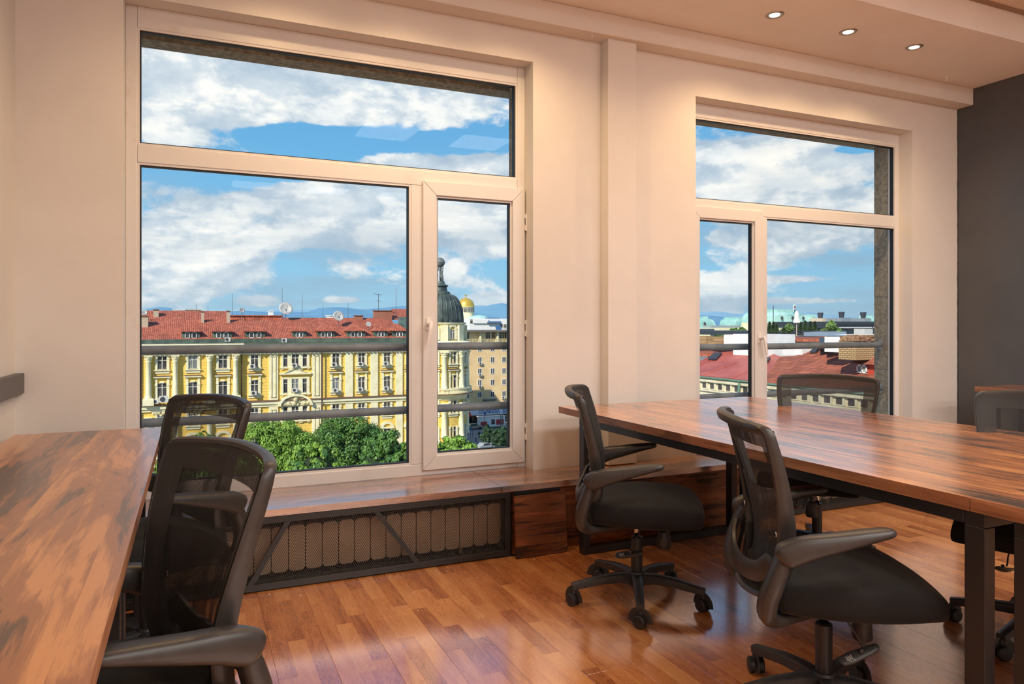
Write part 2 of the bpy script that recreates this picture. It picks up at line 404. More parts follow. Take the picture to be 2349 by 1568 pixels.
# window wall with two openings
wf = MB()
wf.box(XL-.2, W1[0], YW, YO, -.16, 3.3)
wf.box(W1[0], W1[1], YW, YO, -.16, W1[2]-.0315); wf.box(W1[0], W1[1], YF, YO, W1[2]-.0315, W1[2]); wf.box(W1[0], W1[1], YW, YO, W1[3], 3.3)
wf.box(W1[1], W2[0], YW, YO, -.16, 3.3)
wf.box(W2[0], W2[1], YW, YO, -.16, W2[2]-.0315); wf.box(W2[0], W2[1], YF, YO, W2[2]-.0315, W2[2]); wf.box(W2[0], W2[1], YW, YO, W2[3], 3.3)
wf.box(W2[1], XR+.2, YW, YO, -.16, 3.3)
wfo = tag(wf.build('wall_front', M_wall), kind=S)
for xj in (W1[1], W2[1]):
    for (za, zb) in ((.375, .848), (.852, 1.418), (1.422, 2.05), (2.054, 2.638)): bx(xj-.008, xj+.001, YF+.072, YO-.001, za, zb).build('concrete_block', M_concrete, wfo, bevel=.002, seg=1)
tag(MB().box(2.245, 2.445, YW-.085, YW, .37, 2.895).build('trim_1', M_wall, bevel=.004), kind=S)
tag(bx(XL-.2, XL, YB-.2, YW, -.16, 3.4).build('wall_left', M_wall), kind=S)
# charcoal wall with a slightly hand-cut painted edge
tag(bx(XR, XR+.2, YB-.2, YW, -.16, 3.4).build('wall_right', M_dark), kind=S)
ed = MB(); zz = .366
pts = []
while zz < 2.90:
    pts.append((YW-.0006, zz, XR-.006-random.random()*.006)); zz += .03
for a, b in zip(pts, pts[1:]): ed.quad((a[2], a[0], a[1]), (XR, a[0], a[1]), (XR, b[0], b[1]), (b[2], b[0], b[1]))
tag(ed.build('trim_2', M_dark), kind=S)
tag(bx(XL-.2, XR+.2, YB-.2, YB, -.16, 3.4).build('wall_back', M_wall), kind=S)
ce = bx(XL-.2, XR+.2, YS, YO, ZC1, 3.4)
tag(ce.build('ceiling_lowered', M_ceil, bevel=.002), kind=S)
tag(bx(XL-.2, XR+.2, YB-.2, YS, ZC2, 3.4).build('ceiling', M_tileceil), kind=S)
tag(bx(XL, XR, YS-.02, YS-.0005, ZC2-.02, ZC2).build('trim_3', mat('grey_cove_strip', lin(150, 128, 108), .6)), kind=S)
# beam above the windows
tag(bx(XL, XR, 3.595, YW, 2.893, ZC1).build('trim_4', M_wall, bevel=.006), kind=S)
# exterior reveal: concrete lintel, jamb piers and ledges outside
tag(bx(XL-2, XR+3, YO, YO+.13, 2.64, 3.6).build('wall_outer_lintel', M_concrete), kind=S)
tag(bx(XL-2, XR+3, YO, YO+.05, -1.2, .30).build('wall_outer_sill', M_concrete), kind=S)

# ------------------------------------------------------------------ windows
def bar(m, x0, x1, z0, z1, y0=YF, y1=YF+.065): m.box(x0, x1, y0, y1, z0, z1)
def glazed(parent, x0, x1, z0, z1, yf=YF, dark=('t', 'r')):
    """glass pane with beads and gasket inside a clear opening"""
    b = MB(); e = .010
    b.prism([(x0, z0), (x1, z0), (x1, z0+e), (x0, z0+e)], 'y', yf+.004, yf+.03)
    b.prism([(x0, z1), (x1, z1), (x1, z1-e), (x0, z1-e)], 'y', yf+.004, yf+.03)
    b.box(x0, x0+e, yf+.004, yf+.03, z0+e, z1-e); b.box(x1-e, x1, yf+.004, yf+.03, z0+e, z1-e)
    b.build('glazing_bead', M_pvc, parent)
    g = MB(); e2 = e+.006
    for (a, c, d_, f_) in ((x0+e, x1-e, z0+e, z0+e2), (x0+e, x1-e, z1-e2, z1-e), (x0+e, x0+e2, z0+e2, z1-e2), (x1-e2, x1-e, z0+e2, z1-e2)):
        g.box(a, c, yf+.014, yf+.040, d_, f_)
    # dark spacer in the double glazing
    for (a, c, d_, f_) in ((x0+e, x1-e, z0+.001, z0+e), (x0+e, x1-e, z1-e, z1-.001), (x0+.001, x0+e, z0+e, z1-e), (x1-e, x1-.001, z0+e, z1-e)):
        g.box(a, c, yf+.031, yf+.045, d_, f_)
    g.build('gasket', M_gasket, parent)
    bx(x0+.004, x1-.004, yf+.022, yf+.026, z0+.004, z1-.004).build('pane', M_glass, parent)

def handle(parent, x, z, yf, flip=1):
    m = MB().box(x-.014, x+.014, yf-.009, yf, z-.034, z+.034)
    m.tube((x, yf-.009, z), (x, yf-.045, z), .0105, 12)
    p = [(x, yf-.045, z+.014), (x-.002*flip, yf-.053, z), (x-.006*flip, yf-.054, z-.035), (x-.016*flip, yf-.052, z-.09), (x-.022*flip, yf-.050, z-.118)]
    m.sweep(p, [(.009, .006), (.012, .007), (.011, .007), (.0095, .006), (.007, .005)], up=(0, 1, 0), n=10, p=2.6)
    return m.build('handle', mat('white_handle_plastic', (.84, .80, .78, 1), .25), parent, auto=40)
def hinge(parent, x, z, yf, h=.05):
    m = MB(); m.tube((x, yf-.008, z-h), (x, yf-.008, z+h), .007, 10)
    m.box(x-.012, x+.001, yf-.010, yf+.002, z-h*.9, z-h*.3); m.box(x-.001, x+.010, yf-.010, yf+.002, z-h*.2, z+h*.4); m.box(x-.012, x+.001, yf-.010, yf+.002, z+h*.5, z+h*.95)
    m.build('hinge', M_pvcd, parent, auto=40)
def sash(parent, x0, x1, z0, z1, wd, yf):
    """four mitred rails"""
    d = .05
    def rail(p): MB().prism(p, 'y', yf, yf+d).build('sash_rail', M_pvc, parent, bevel=.004)
    rail([(x0, z0), (x1, z0), (x1-wd, z0+wd), (x0+wd, z0+wd)]); rail([(x0, z1), (x1, z1), (x1-wd, z1-wd), (x0+wd, z1-wd)])
    rail([(x0, z0), (x0+wd, z0+wd), (x0+wd, z1-wd), (x0, z1)]); rail([(x1, z0), (x1-wd, z0+wd), (x1-wd, z1-wd), (x1, z1)])
    glazed(parent, x0+wd, x1-wd, z0+wd, z1-wd, yf+.012)

# window 1
w1 = tag(empty('window_1'), kind=S)
def fbar(p, *a): bx(a[0], a[1], YF, YF+.07, a[2], a[3]).build('frame_bar', M_pvcd, p, bevel=.004)
fbar(w1, -.286, -.236, .366, 2.713); fbar(w1, 1.745, 1.794, .366, 2.713)
fbar(w1, -.236, 1.745, 2.613, 2.713); fbar(w1, -.236, 1.745, .366, .430)
fbar(w1, -.236, 1.745, 1.972, 2.055); fbar(w1, 1.102, 1.200, .43, 1.972)
glazed(w1, -.236, 1.745, 2.055, 2.613); glazed(w1, -.236, 1.102, .430, 1.972)
sash(w1, 1.165, 1.786, .396, 1.998, .078, YF-.018)
handle(w1, 1.196, 1.205, YF-.018, 1)
for z in (1.80, 1.18, .575): hinge(w1, 1.7935, z, YF-.016)
# window 2
w2 = tag(empty('window_2'), kind=S)
fbar(w2, 2.952, 3.000, .366, 2.668); fbar(w2, 4.941, 4.98, .366, 2.668)
fbar(w2, 3.0, 4.941, 2.574, 2.668); fbar(w2, 3.0, 4.941, .366, .43)
fbar(w2, 3.0, 4.941, 1.950, 2.028); fbar(w2, 3.56, 3.646, .43, 1.95)
glazed(w2, 3.0, 4.941, 2.028, 2.574); glazed(w2, 3.646, 4.941, .43, 1.95)
sash(w2, 2.984, 3.606, .40, 1.984, .076, YF-.018)
handle(w2, 3.565, 1.11, YF-.018, -1)

# exterior guard rails (pipes with end brackets)
YR = 3.985
def guard_rail(x0, x1, z, label, ends):
    t_ = thing('guard_rail', label, 'railing', ((x0+x1)/2, YR, z)); c0 = (x0+x1)/2
    MB().tube((x0-c0, 0, 0), (x1-c0, 0, 0), .0225, 20).build('pipe', M_rail, t_, auto=40)
    for e, s_ in ((x0, 1), (x1, -1)):
        m = MB().tube((e-c0, 0, 0), (e-c0+s_*.035, 0, 0), .033, 18); m.box(e-c0, e-c0+s_*.006, -.028, .028, -.075, .075)
        m.tube((e-c0+s_*.004, 0, .058), (e-c0+s_*.012, 0, .058), .010, 6); m.tube((e-c0+s_*.004, 0, -.058), (e-c0+s_*.012, 0, -.058), .010, 6)
        m.build('bracket', M_galv, t_, auto=40)
for (z, nm) in ((1.075, 'upper'), (.714, 'lower')):
    guard_rail(W1[0], W1[1], z, 'grey steel guard pipe outside the big left window, %s of two' % nm, 1)
for (z, nm) in ((1.045, 'upper'), (.700, 'lower')):
    guard_rail(W2[0], W2[1]+.02, z, 'grey steel guard pipe outside the right window, %s of two' % nm, 1)

# ================================================================== CEILING LIGHTS
for i, x in enumerate((.42, 1.02, 1.62, 3.124, 3.721, 4.320)):
    lab = {3: 'lit recessed downlight farthest from the charcoal wall', 4: 'lit recessed downlight in the middle of the row of three', 5: 'lit recessed downlight nearest the charcoal wall'}.get(i, 'lit recessed downlight beyond the frame, %s from the left wall' % ('first', 'second', 'third')[min(i, 2)])
    t_ = thing('downlight', lab, 'downlight', (x, 3.215, ZC1), 0, 'recessed downlights in the lowered ceiling')
    MB().lathe([(.030, -.001), (.036, -.006), (.050, -.005), (.054, 0)], n=28).build('trim_ring', mat('brushed_nickel', (.42, .36, .30, 1), .35, .8), t_, smooth=True)
    MB().lathe([(.0001, -.003), (.030, -.003)], n=24).build('bulb', M_bulb, t_)
    ld = bpy.data.lights.new('spot', 'SPOT'); ld.energy = SPOT_W; ld.color = (1, .66, .33); ld.spot_size = R(142); ld.spot_blend = .7; ld.shadow_soft_size = .03
    lo = bpy.data.objects.new('spot', ld); C.objects.link(lo); lo.parent = t_; lo.location = (0, 0, -.02)
k = 0
for y in (.35, -1.75, -3.2):
    for x in (.80, 1.85, 2.90, 3.95, 4.95):
        if x < 1 and y > 0: continue
        t_ = thing('ceiling_light', 'square lit ceiling panel, %s row from the windows, %s from the left wall' % ({.35: 'first', -1.75: 'second', -3.2: 'third'}[y], {.80: 'first', 1.85: 'second', 2.90: 'third', 3.95: 'fourth', 4.95: 'fifth'}[x]), 'ceiling light', (x, y, ZC2), 0, 'square light panels in the main ceiling')
        bx(-.3, .3, -.3, .3, -.012, 0).build('frame', M_white, t_)
        MB().quad((-.28, .28, -.0125), (.28, .28, -.0125), (.28, -.28, -.0125), (-.28, -.28, -.0125)).build('diffuser', M_ledp, t_)
# little hooks and a clip left on the ceiling and beam
def hook(loc, label, kind=0):
    m = MB()
    if kind == 0: m.sweep([(0, 0, 0), (0, 0, -.018), (.004, 0, -.026), (.0, 0, -.032), (-.006, 0, -.028)], (.0016, .0016), up=(0, 1, 0), n=6)
    else:
        m.box(-.009, .009, -.006, .006, -.010, 0); m.prism([(-.007, -.010), (.007, -.010), (.005, -.036), (-.003, -.036)], 'y', -.004, .004)
    tag(m.build('hook', M_white, None, origin=None), label, 'hook').location = loc
hook((2.115, 3.60, 2.893), 'small metal hook under the beam beside the wall pier')
hook((2.617, 3.45, ZC1), 'small white plastic clip hanging from the lowered ceiling near the pier', 1)
hook((5.05, 3.50, ZC1), 'small white plastic clip on the lowered ceiling near the charcoal wall', 1)

# left wall steel bar
m = MB().box(XL, XL+.034, -1.5, YW-.001, .904, .991)
tag(m.build('wall_rail', mat('dark_grey_steel_bar', lin(84, 82, 82), .45), bevel=.002), 'dark grey steel bar fixed along the left wall above the desk', 'rail')

# ================================================================== BENCH with radiator grilles
BT, BY = .366, 3.40
for (a, b, lab) in ((XL, 1.459, 'brown wood-look windowsill bench board under the big left window'), (1.461, XR, 'brown wood-look windowsill bench board running right towards the charcoal wall')):
    m = MB().box(a+.0005, b-.0005, BY, YW-.001, BT-.031, BT)
    for (c, d) in ((W1[0], W1[1]), (W2[0], W2[1])):
        c, d = max(a, c), min(b, d)
        if d > c: m.box(c+.001, d-.001, YW-.001, YF-.001, BT-.031, BT)
    t_ = tag(m.build('windowsill_bench', M_bench), lab, 'bench')
def radiator(x0, n, label):
    t_ = thing('radiator', label, 'radiator', (x0, 3.54, 0))
    sec = MB()
    # one column section: rounded tall panel
    out = []
    hw, z0, z1, r = .0365, .050, .262, .018
    for (cx_, cz_, a0) in ((hw-r, z1-r, 0), (-hw+r, z1-r, 90), (-hw+r, z0+r, 180), (hw-r, z0+r, 270)):
        for k_ in range(5): a = R(a0+k_*22.5); out.append((cx_+r*math.cos(a), cz_+r*math.sin(a)))
    sec.prism(out, 'y', -.055, .055)
    me = sec.mesh('radiator_section', M_rad)
    for i in range(n): inst('radiator_section', me, t_, (.0385+i*.0770, 0, 0))
    m = MB().tube((-.03, .02, .235), (n*.077+.03, .02, .235), .016, 10).tube((-.03, .02, .075), (n*.077+.03, .02, .075), .016, 10)
    m.tube((.2, .02, 0), (.2, .02, .07), .014, 8).tube((n*.077-.2, .02, 0), (n*.077-.2, .02, .07), .014, 8)
    m.build('pipe', M_rad, t_, smooth=True)
radiator(-.28, 23, 'beige ribbed radiator behind the metal grille under the big left window')
radiator(3.72, 20, 'beige ribbed radiator behind the grille under the right window')
def grille(x0, x1, diag, label):
    t_ = thing('radiator_grille', label, 'grille', (x0, BY+.012, 0))
    L = x1-x0; z0, z1 = .006, .333; fw = .030
    fm = M_black
    for (a, b, c, d) in ((0, L, z0, z0+fw), (0, L, z1-fw, z1), (0, fw, z0+fw, z1-fw), (L-fw, L, z0+fw, z1-fw)):
        bx(a, b, -.012, .018, c, d).build('frame_bar', fm, t_, bevel=.0015, seg=1)
    for (xa, xb) in diag:
        a = Vector((xa-x0, 0, z1-fw)); b = Vector((xb-x0, 0, z0+fw)); hw = .014
        MB().prism([(a.x-hw, a.z), (a.x+hw, a.z), (b.x+hw, b.z), (b.x-hw, b.z)], 'y', -.010, .0).build('diagonal_bar', fm, t_)
    # expanded metal: two families of thin crossing strands
    g = MB(); za, zb = z0+fw, z1-fw; H_ = zb-za; run = H_*.62; p = .0098; th = .0011
    def strand(xs, xe, zs, ze, yy):
        i = len(g.v); g.v += [(xs-th, yy, zs), (xs+th, yy, zs), (xe+th, yy, ze), (xe-th, yy, ze), (xs-th, yy+.0012, zs), (xs+th, yy+.0012, zs), (xe+th, yy+.0012, ze), (xe-th, yy+.0012, ze)]
        g.face((i, i+1, i+2, i+3)); g.face((i+7, i+6, i+5, i+4)); g.face((i+1, i+5, i+6, i+2)); g.face((i, i+3, i+7, i+4))
    x = -run
    while x < L:
        for s_ in (1, -1):
            xs, xe = (x, x+run) if s_ > 0 else (x+run, x); zs, ze = za, zb
            # clip to frame
            def clip(xs, zs, xe, ze):
                for lim, keep in ((fw, 1), (L-fw, -1)):
                    for _ in range(2):
                        if (xs-lim)*keep < 0 and (xe-lim)*keep < 0: return None
                        if (xs-lim)*keep < 0: k_ = (lim-xs)/(xe-xs); xs, zs = lim, zs+(ze-zs)*k_
                        xs, zs, xe, ze = xe, ze, xs, zs
                return xs, zs, xe, ze
            q = clip(xs, zs, xe, ze)
            if q and abs(q[0]-q[2]) > 1e-4: strand(q[0], q[2], q[1], q[3], .004 if s_ > 0 else .0045)
        x += p
    tag(g.build('wire_mesh', mat('black_expanded_metal', (.022, .020, .019, 1), .5), t_), kind='stuff')
grille(-.30, 1.51, ((.399, .24), (.81, 1.009)), 'black framed expanded-metal radiator grille under the big left window')
grille(3.05, 5.46, ((3.76, 3.56), (4.6, 4.8)), 'black framed expanded-metal radiator grille below the right window')
# fascia between the grilles, loose board leaning on it
tag(bx(1.53, 3.04, BY+.02, BY+.038, 0, .334).build('bench_fascia', M_panel), 'dark brown wood-look fascia board below the bench between the grilles', 'panel')
tag(bx(XL, -.31, BY+.02, BY+.038, 0, .334).build('bench_fascia', M_panel), 'dark brown wood-look fascia board under the bench end by the left wall', 'panel')
for (a, b) in ((1.53, 1.80),): pass
m = bx(-.15, .15, -.009, .009, 0, .315); o = tag(m.build('loose_panel', M_panel, bevel=.001, seg=1), 'loose square wood-look board leaning against the bench beside the grille', 'board')
o.location = (1.668, 3.352, 0.002); o.rotation_euler = (R(-5.5), 0, R(1.2))
tag(bx(1.535, 1.80, BY+.006, BY+.0195, .290, .334).build('bench_batten', M_black), 'narrow black batten under the bench top above the loose board', 'batten')
for k_ in range(46):
    pass
# grit on the floor
gr = MB(); random.seed(3)
for k_ in range(70):
    x, y = random.uniform(.3, 3.6), random.uniform(2.0, 3.38) if random.random() < .5 else random.uniform(3.25, 3.38); s_ = random.uniform(.0012, .0026)
    i = len(gr.v); gr.v += [(x-s_, y-s_, .0), (x+s_, y-s_, 0), (x, y+s_, 0), (x, y, s_*1.2)]; gr.f += [(0+i, 1+i, 3+i), (1+i, 2+i, 3+i), (2+i, i, 3+i)]; gr.mi += [0]*3
tag(gr.build('floor_grit', mat('plaster_crumb', (.75, .72, .66, 1), .8)), 'scattered white plaster crumbs on the floor near the bench', 'crumbs', kind='stuff')

# ================================================================== DESKS
def loop_frame(parent, x0, x1, y0, y1, top, sx=.042):
    """closed steel loop leg frame across the desk width"""
    bx(x0, x0+sx, y0, y1, .04, top-.04).build('leg', M_black, parent, bevel=.003)
    bx(x1-sx, x1, y0, y1, .04, top-.04).build('leg', M_black, parent, bevel=.003)
    bx(x0, x1, y0, y1, 0, .04).build('foot_bar', M_black, parent, bevel=.003)
    bx(x0, x1, y0, y1, top-.04, top).build('top_bar', M_black, parent, bevel=.003)
def desk(x0, x1, y0, y1, frames, fx, label, mt, edge=M_edge, z=.75, name='desk', tilt=0):
    t_ = thing(name, label, 'desk', ((x0+x1)/2, (y0+y1)/2, 0)); cx, cy = (x0+x1)/2, (y0+y1)/2
    bx(x0-cx, x1-cx, y0-cy, y1-cy, z-.035, z-.0008).build('edge_band', edge, t_)
    bx(x0-cx, x1-cx, y0-cy, y1-cy, z-.0008, z).build('desk_top', mt, t_)
    for (a, b) in frames: loop_frame(t_, fx[0]-cx, fx[1]-cx, a-cy, b-cy, z-.035)
    for xx in (fx[0], fx[1]-.04):
        bx(xx-cx, xx+.04-cx, frames[0][1]-cy if frames else y0-cy, frames[-1][0]-cy, z-.073, z-.036).build('side_rail', M_black, t_, bevel=.002)
    return t_
desk(1.852, 3.19, 1.2215, 3.515, ((1.19, 1.245), (3.26, 3.31)), (1.866, 2.885), 'long brown wood-look desk with black loop legs at the right window', M_desk)
desk(1.852, 3.19, -1.10, 1.2195, ((-1.0, -.95), (1.065, 1.12)), (1.866, 2.885), 'brown wood-look desk continuing the long desk towards the viewer, cut by the frame', M_desk)
desk(XL+.037, -.118, 2.2205, 3.515, ((2.25, 2.29), (3.22, 3.27)), (-.60, -.17), 'far brown plank-pattern desk by the left wall and big window', M_deskl)
desk(XL+.037, -.118, -.60, 2.2195, ((-.5, -.46), (2.12, 2.16)), (-.60, -.17), 'near brown plank-pattern desk along the left wall in the foreground', M_deskl)
desk(5.06, 5.49, 1.9, 3.30, ((1.95, 1.99), (3.17, 3.21)), (5.10, 5.44), 'small brown desk standing against the charcoal wall', M_desk, z=.765)

# ================================================================== OFFICE CHAIRS
def interp(tab, z):
    for (a, b) in zip(tab, tab[1:]):
        if (a[0]-z)*(b[0]-z) <= 0:
            k_ = (z-a[0])/(b[0]-a[0]); return a[1]+(b[1]-a[1])*k_
    return tab[0][1] if abs(z-tab[0][0]) < abs(z-tab[-1][0]) else tab[-1][1]
XB = [(.92, -.252), (.88, -.238), (.80, -.212), (.70, -.186), (.62, -.172), (.56, -.166), (.50, -.172), (.44, -.186), (.40, -.196)]   # back curve: z -> x
WB = [(.92, .245), (.88, .252), (.80, .246), (.70, .226), (.62, .205), (.56, .190), (.50, .176), (.44, .160), (.40, .140)]        # half width
def smoothpath(pts, n):
    """Catmull-Rom through pts"""
    P = [Vector(p) for p in pts]; out = []
    for i in range(len(P)-1):
        p0 = P[max(i-1, 0)]; p1 = P[i]; p2 = P[i+1]; p3 = P[min(i+2, len(P)-1)]
        for k_ in range(n):
            t_ = k_/n
            out.append(.5*((2*p1)+(p2-p0)*t_+(2*p0-5*p1+4*p2-p3)*t_*t_+(3*p1-p0-3*p2+p3)*t_**3))
    out.append(P[-1]); return out
def curve_x(y, z):
    w_ = interp(WB, z); q = min(1, abs(y)/w_); return interp(XB, z)-.050*(1-q*q)*(.6+.4*min(1, max(0, (z-.45)/.4)))+.012*q**6
def make_chair():
    t_ = empty('office_chair')
    # ---- base: hub, five legs with casters
    MB().lathe([(.001, .062), (.030, .062), (.036, .075), (.036, .118), (.030, .128), (.001, .128)], n=20).build('hub', M_plastic, t_, auto=35)
    lg = MB(); pth = [(.02, 0, .096), (.08, 0, .105), (.16, 0, .101), (.25, 0, .086), (.292, 0, .080)]
    lg.sweep(pth, [(.026, .024), (.023, .020), (.020, .018), (.0175, .0155), (.016, .014)], n=12, p=5)
    lg.tube((.285, 0, .072), (.285, 0, .052), .011, 10)
    lgm = lg.mesh('base_leg', M_plastic, True); lgm.set_sharp_from_angle(angle=R(38))
    ca = MB()
    for s_ in (-1, 1):
        ca.lathe([(.001, s_*.005), (.024, s_*.005), (.0265, s_*.008), (.0265, s_*.022), (.022, s_*.026), (.001, s_*.027)], n=22)
    ca.xf(Matrix.Rotation(R(90), 4, 'X'))
    i0 = len(ca.v)
    ca.mat = 1
    arc = [(.031*math.cos(R(a)), 0, .031*math.sin(R(a))) for a in range(-10, 191, 20)]
    ca.sweep(arc, (.0225, .0025), up=(0, 1, 0), n=8, p=4)
    for q in range(i0, len(ca.v)): pass
    ca.tube((0, 0, .022), (0, 0, .036), .010, 10)
    cam_ = ca.mesh('caster', [M_rubber, M_plastic], True); cam_.set_sharp_from_angle(angle=R(38))
    for i in range(5):
        a = i*2*PI/5
        l = inst('base_leg', lgm, t_, (0, 0, 0), (0, 0, a))
        inst('caster', cam_, l, (.285, 0, .0268), (0, 0, (1.1, 2.6, .3, 4.0, 5.2)[i]))
    # ---- gas lift
    MB().lathe([(.001, .118), (.0245, .118), (.0255, .275), (.021, .279), (.001, .279)], n=20).build('gas_cylinder', M_black, t_, auto=35)
    MB().tube((0, 0, .277), (0, 0, .345), .0115, 14).build('piston', M_chrome, t_, smooth=True)
    m = MB(); m.box(-.125, .115, -.065, .065, .338, .366); m.box(-.19, -.05, -.13, .13, .352, .364); m.box(.02, .17, -.12, .12, .356, .368)
    m.build('tilt_mechanism', M_black, t_, bevel=.006)
    kb = MB().lathe([(.001, .232), (.027, .232), (.031, .240), (.029, .285), (.022, .305), (.012, .308), (.012, .338), (.001, .338)], n=9)
    o = kb.build('tension_knob', M_plastic, t_, auto=50); o.location = (.115, 0, 0)
    # lever with cable and paddle
    m = MB(); m.sweep(smoothpath([(.03, -.06, .345), (.02, -.085, .335), (-.005, -.10, .30), (-.02, -.105, .272), (-.028, -.11, .252)], 4), (.0032, .0032), n=8)
    m.build('lever_cable', M_black, t_, smooth=True)
    pd = MB().sweep([(-.066, 0, 0), (-.058, 0, 0), (-.03, 0, .001), (0, 0, .004), (.03, 0, .010), (.052, 0, .016), (.058, 0, .018)], [(.006, .001), (.014, .004), (.018, .0055), (.016, .006), (.014, .005), (.011, .004), (.004, .002)], up=(0, 0, 1), n=14, p=2.4)
    pd.tube((.0, 0, .004), (.006, .006, .022), .006, 8)
    o = pd.build('lever_paddle', M_plastic, t_, smooth=True); o.location = (-.03, -.115, .232); o.rotation_euler = (R(38), R(-8), R(-12))
    pr = MB()
    for k_ in range(9): pr.box(-.046+k_*.0042, -.0446+k_*.0042, -.006-.003*(k_ % 3), .004+.003*((k_+1) % 2), .0062, .0068)
    o2 = pr.build('lever_print', M_print, o); o2['label'] = 'pale squiggle print on the lever'
    # ---- seat cushion: rounded square, waterfall front, slightly domed
    nx, ny = 22, 20; m = MB()
    def seat_pt(u, v, top):
        # u,v in [-1,1] -> squircle mapping
        w_ = .245-.045*max(0, -u)**1.5; L0, L1 = -.205, .270
        pu = u*math.sqrt(1-.5*v*v*.34); pv = v*math.sqrt(1-.5*u*u*.26)
        x = (L0+L1)/2+pu*(L1-L0)/2; y = pv*w_
        e = max(abs(u), abs(v)); 
        if top:
            z = .464+.018*(1-u*u)*(1-v*v)-.014*max(0, (u-.45)/.55)**2.2-.006*max(0, e-.8)/.2+.008*v*v*(1-abs(u))
        else: z = .374+.006*max(0, (u-.3)/.7)**1.5
        return (x, y, z)
    def ring(s_, n=18):
        pts = []
        for k_ in range(n): pts.append((-s_+2*s_*k_/n, -s_))
        for k_ in range(n): pts.append((s_, -s_+2*s_*k_/n))
        for k_ in range(n): pts.append((s_-2*s_*k_/n, s_))
        for k_ in range(n): pts.append((-s_, s_-2*s_*k_/n))
        return pts
    rings = []
    for s_ in (.02, .25, .5, .72, .88, .96): rings.append([seat_pt(a, b, True) for a, b in ring(s_)])
    ctr = Vector((.04, 0, 0))
    def side(f, zt, zb, k_):
        out = []
        for (a, b) in ring(1.0):
            T_ = Vector(seat_pt(a, b, True)); B_ = Vector(seat_pt(a, b, False))
            d = (T_-ctr); d.z = 0; d.normalize()
            p_ = T_.lerp(B_, k_); out.append(tuple(p_+d*f))
        return out
    rings += [side(.000, 0, 0, .02), side(.005, 0, 0, .12), side(.009, 0, 0, .35), side(.010, 0, 0, .65), side(.006, 0, 0, .90), side(-.006, 0, 0, 1.0)]
    rings.append([seat_pt(a*.8, b*.8, False) for a, b in ring(1.0)]); rings.append([seat_pt(a*.05, b*.05, False) for a, b in ring(1.0)])
    n_ = len(rings[0])
    for r_ in rings: m.v += r_
    for j in range(len(rings)-1):
        for k_ in range(n_): m.face((j*n_+k_, j*n_+(k_+1) % n_, (j+1)*n_+(k_+1) % n_, (j+1)*n_+k_)[::-1])
    m.face(tuple(range(n_))); m.face(tuple((len(rings)-1)*n_+k_ for k_ in range(n_))[::-1])
    m.build('seat', M_fabric, t_, smooth=True)
    # ---- back frame: closed hoop following the curve
    hoop = []
    zs = [.42, .47, .53, .60, .68, .76, .83, .872, .893]
    for z in zs: hoop.append((curve_x(interp(WB, z), z), -interp(WB, z), z))
    top = []
    for y, dz in ((-.243, .904), (-.228, .909), (-.17, .913), (-.09, .917), (0, .919), (.09, .917), (.17, .913), (.228, .909), (.243, .904)): top.append((curve_x(y, .90)-.002, y, dz))
    hoop += top+[(p[0], -p[1], p[2]) for p in hoop[::-1]]
    bot = [(curve_x(y, .405), y, .405-.006*(1-abs(y)/.12)) for y in (.12, .06, 0, -.06, -.12)]
    hoop += bot
    # cross-section in the frame: thin edge lip, deep side rail behind
    L_ = len(hoop); ex = smoothpath([hoop[(q-2) % L_] for q in range(L_+5)], 3); pp = ex[6:6+3*L_]; m = MB(); N = len(pp); cz = Vector((0, 0, .66))
    sec = [(-.004, .012), (.004, .013), (.008, .006), (.009, -.014), (.005, -.034), (-.004, -.038), (-.012, -.030), (-.010, -.006)]
    for i, p in enumerate(pp):
        tng = (pp[(i+1) % N]-pp[i-1]).normalized(); fw_ = Vector((1, 0, .12)).normalized(); outv = tng.cross(fw_).normalized()
        if outv.dot(Vector((0, p.y, (p.z-.66)*.8))) < 0: outv = -outv
        wsc = 1.0+.30*max(0, (p.z-.86)/.05)
        dsc = .45+.55*min(1, max(0, (.90-p.z)/.30))
        for (a, b) in sec: m.v.append(tuple(p+outv*a*wsc+fw_*(b if b > 0 else b*dsc)))
    ns = len(sec)
    for i in range(N):
        for j in range(ns):
            m.face((i*ns+j, i*ns+(j+1) % ns, ((i+1) % N)*ns+(j+1) % ns, ((i+1) % N)*ns+j))
    o = m.build('back_frame', M_plasgrey, t_, auto=50)
    # ---- mesh: outer double layer margin, open window at top
    def netgrid(y0f, y1f, z0, z1, dx, nu=16, nv=26):
        g = MB()
        for j in range(nv+1):
            z = z0+(z1-z0)*j/nv
            for i in range(nu+1):
                f_ = y0f+(y1f-y0f)*i/nu; y = f_*interp(WB, z); 
                zz_ = z+(.010*(1-f_*f_) if j == nv else 0)
                g.v.append((curve_x(y, min(zz_, .9))+dx, y, zz_))
        for j in range(nv):
            for i in range(nu): a = j*(nu+1)+i; g.face((a, a+1, a+nu+2, a+nu+1))
        return g
    netgrid(-.99, .99, .405, .903, .012).build('back_mesh', M_meshopen, t_, smooth=True)
    # darker doubled margin of the net wrapped on the frame
    g = netgrid(-1.0, -.74, .41, .905, .0145, 3, 26); g2 = netgrid(.74, 1.0, .41, .905, .0145, 3, 26); g3 = netgrid(-1.0, 1.0, .850, .905, .0140, 14, 3)
    for q in (g2, g3):
        i = len(g.v); g.v += q.v; g.f += [tuple(a+i for a in f_) for f_ in q.f]; g.mi += q.mi
    g.build('mesh_border', mat('black_net_hem', (.020, .018, .017, 1), .7, fn=meshf(.0036, 1.12)), t_, smooth=True)
    netgrid(-.97, .97, .41, .715, .006, 14, 16).build('back_mesh_lining', M_mesh, t_, smooth=True)
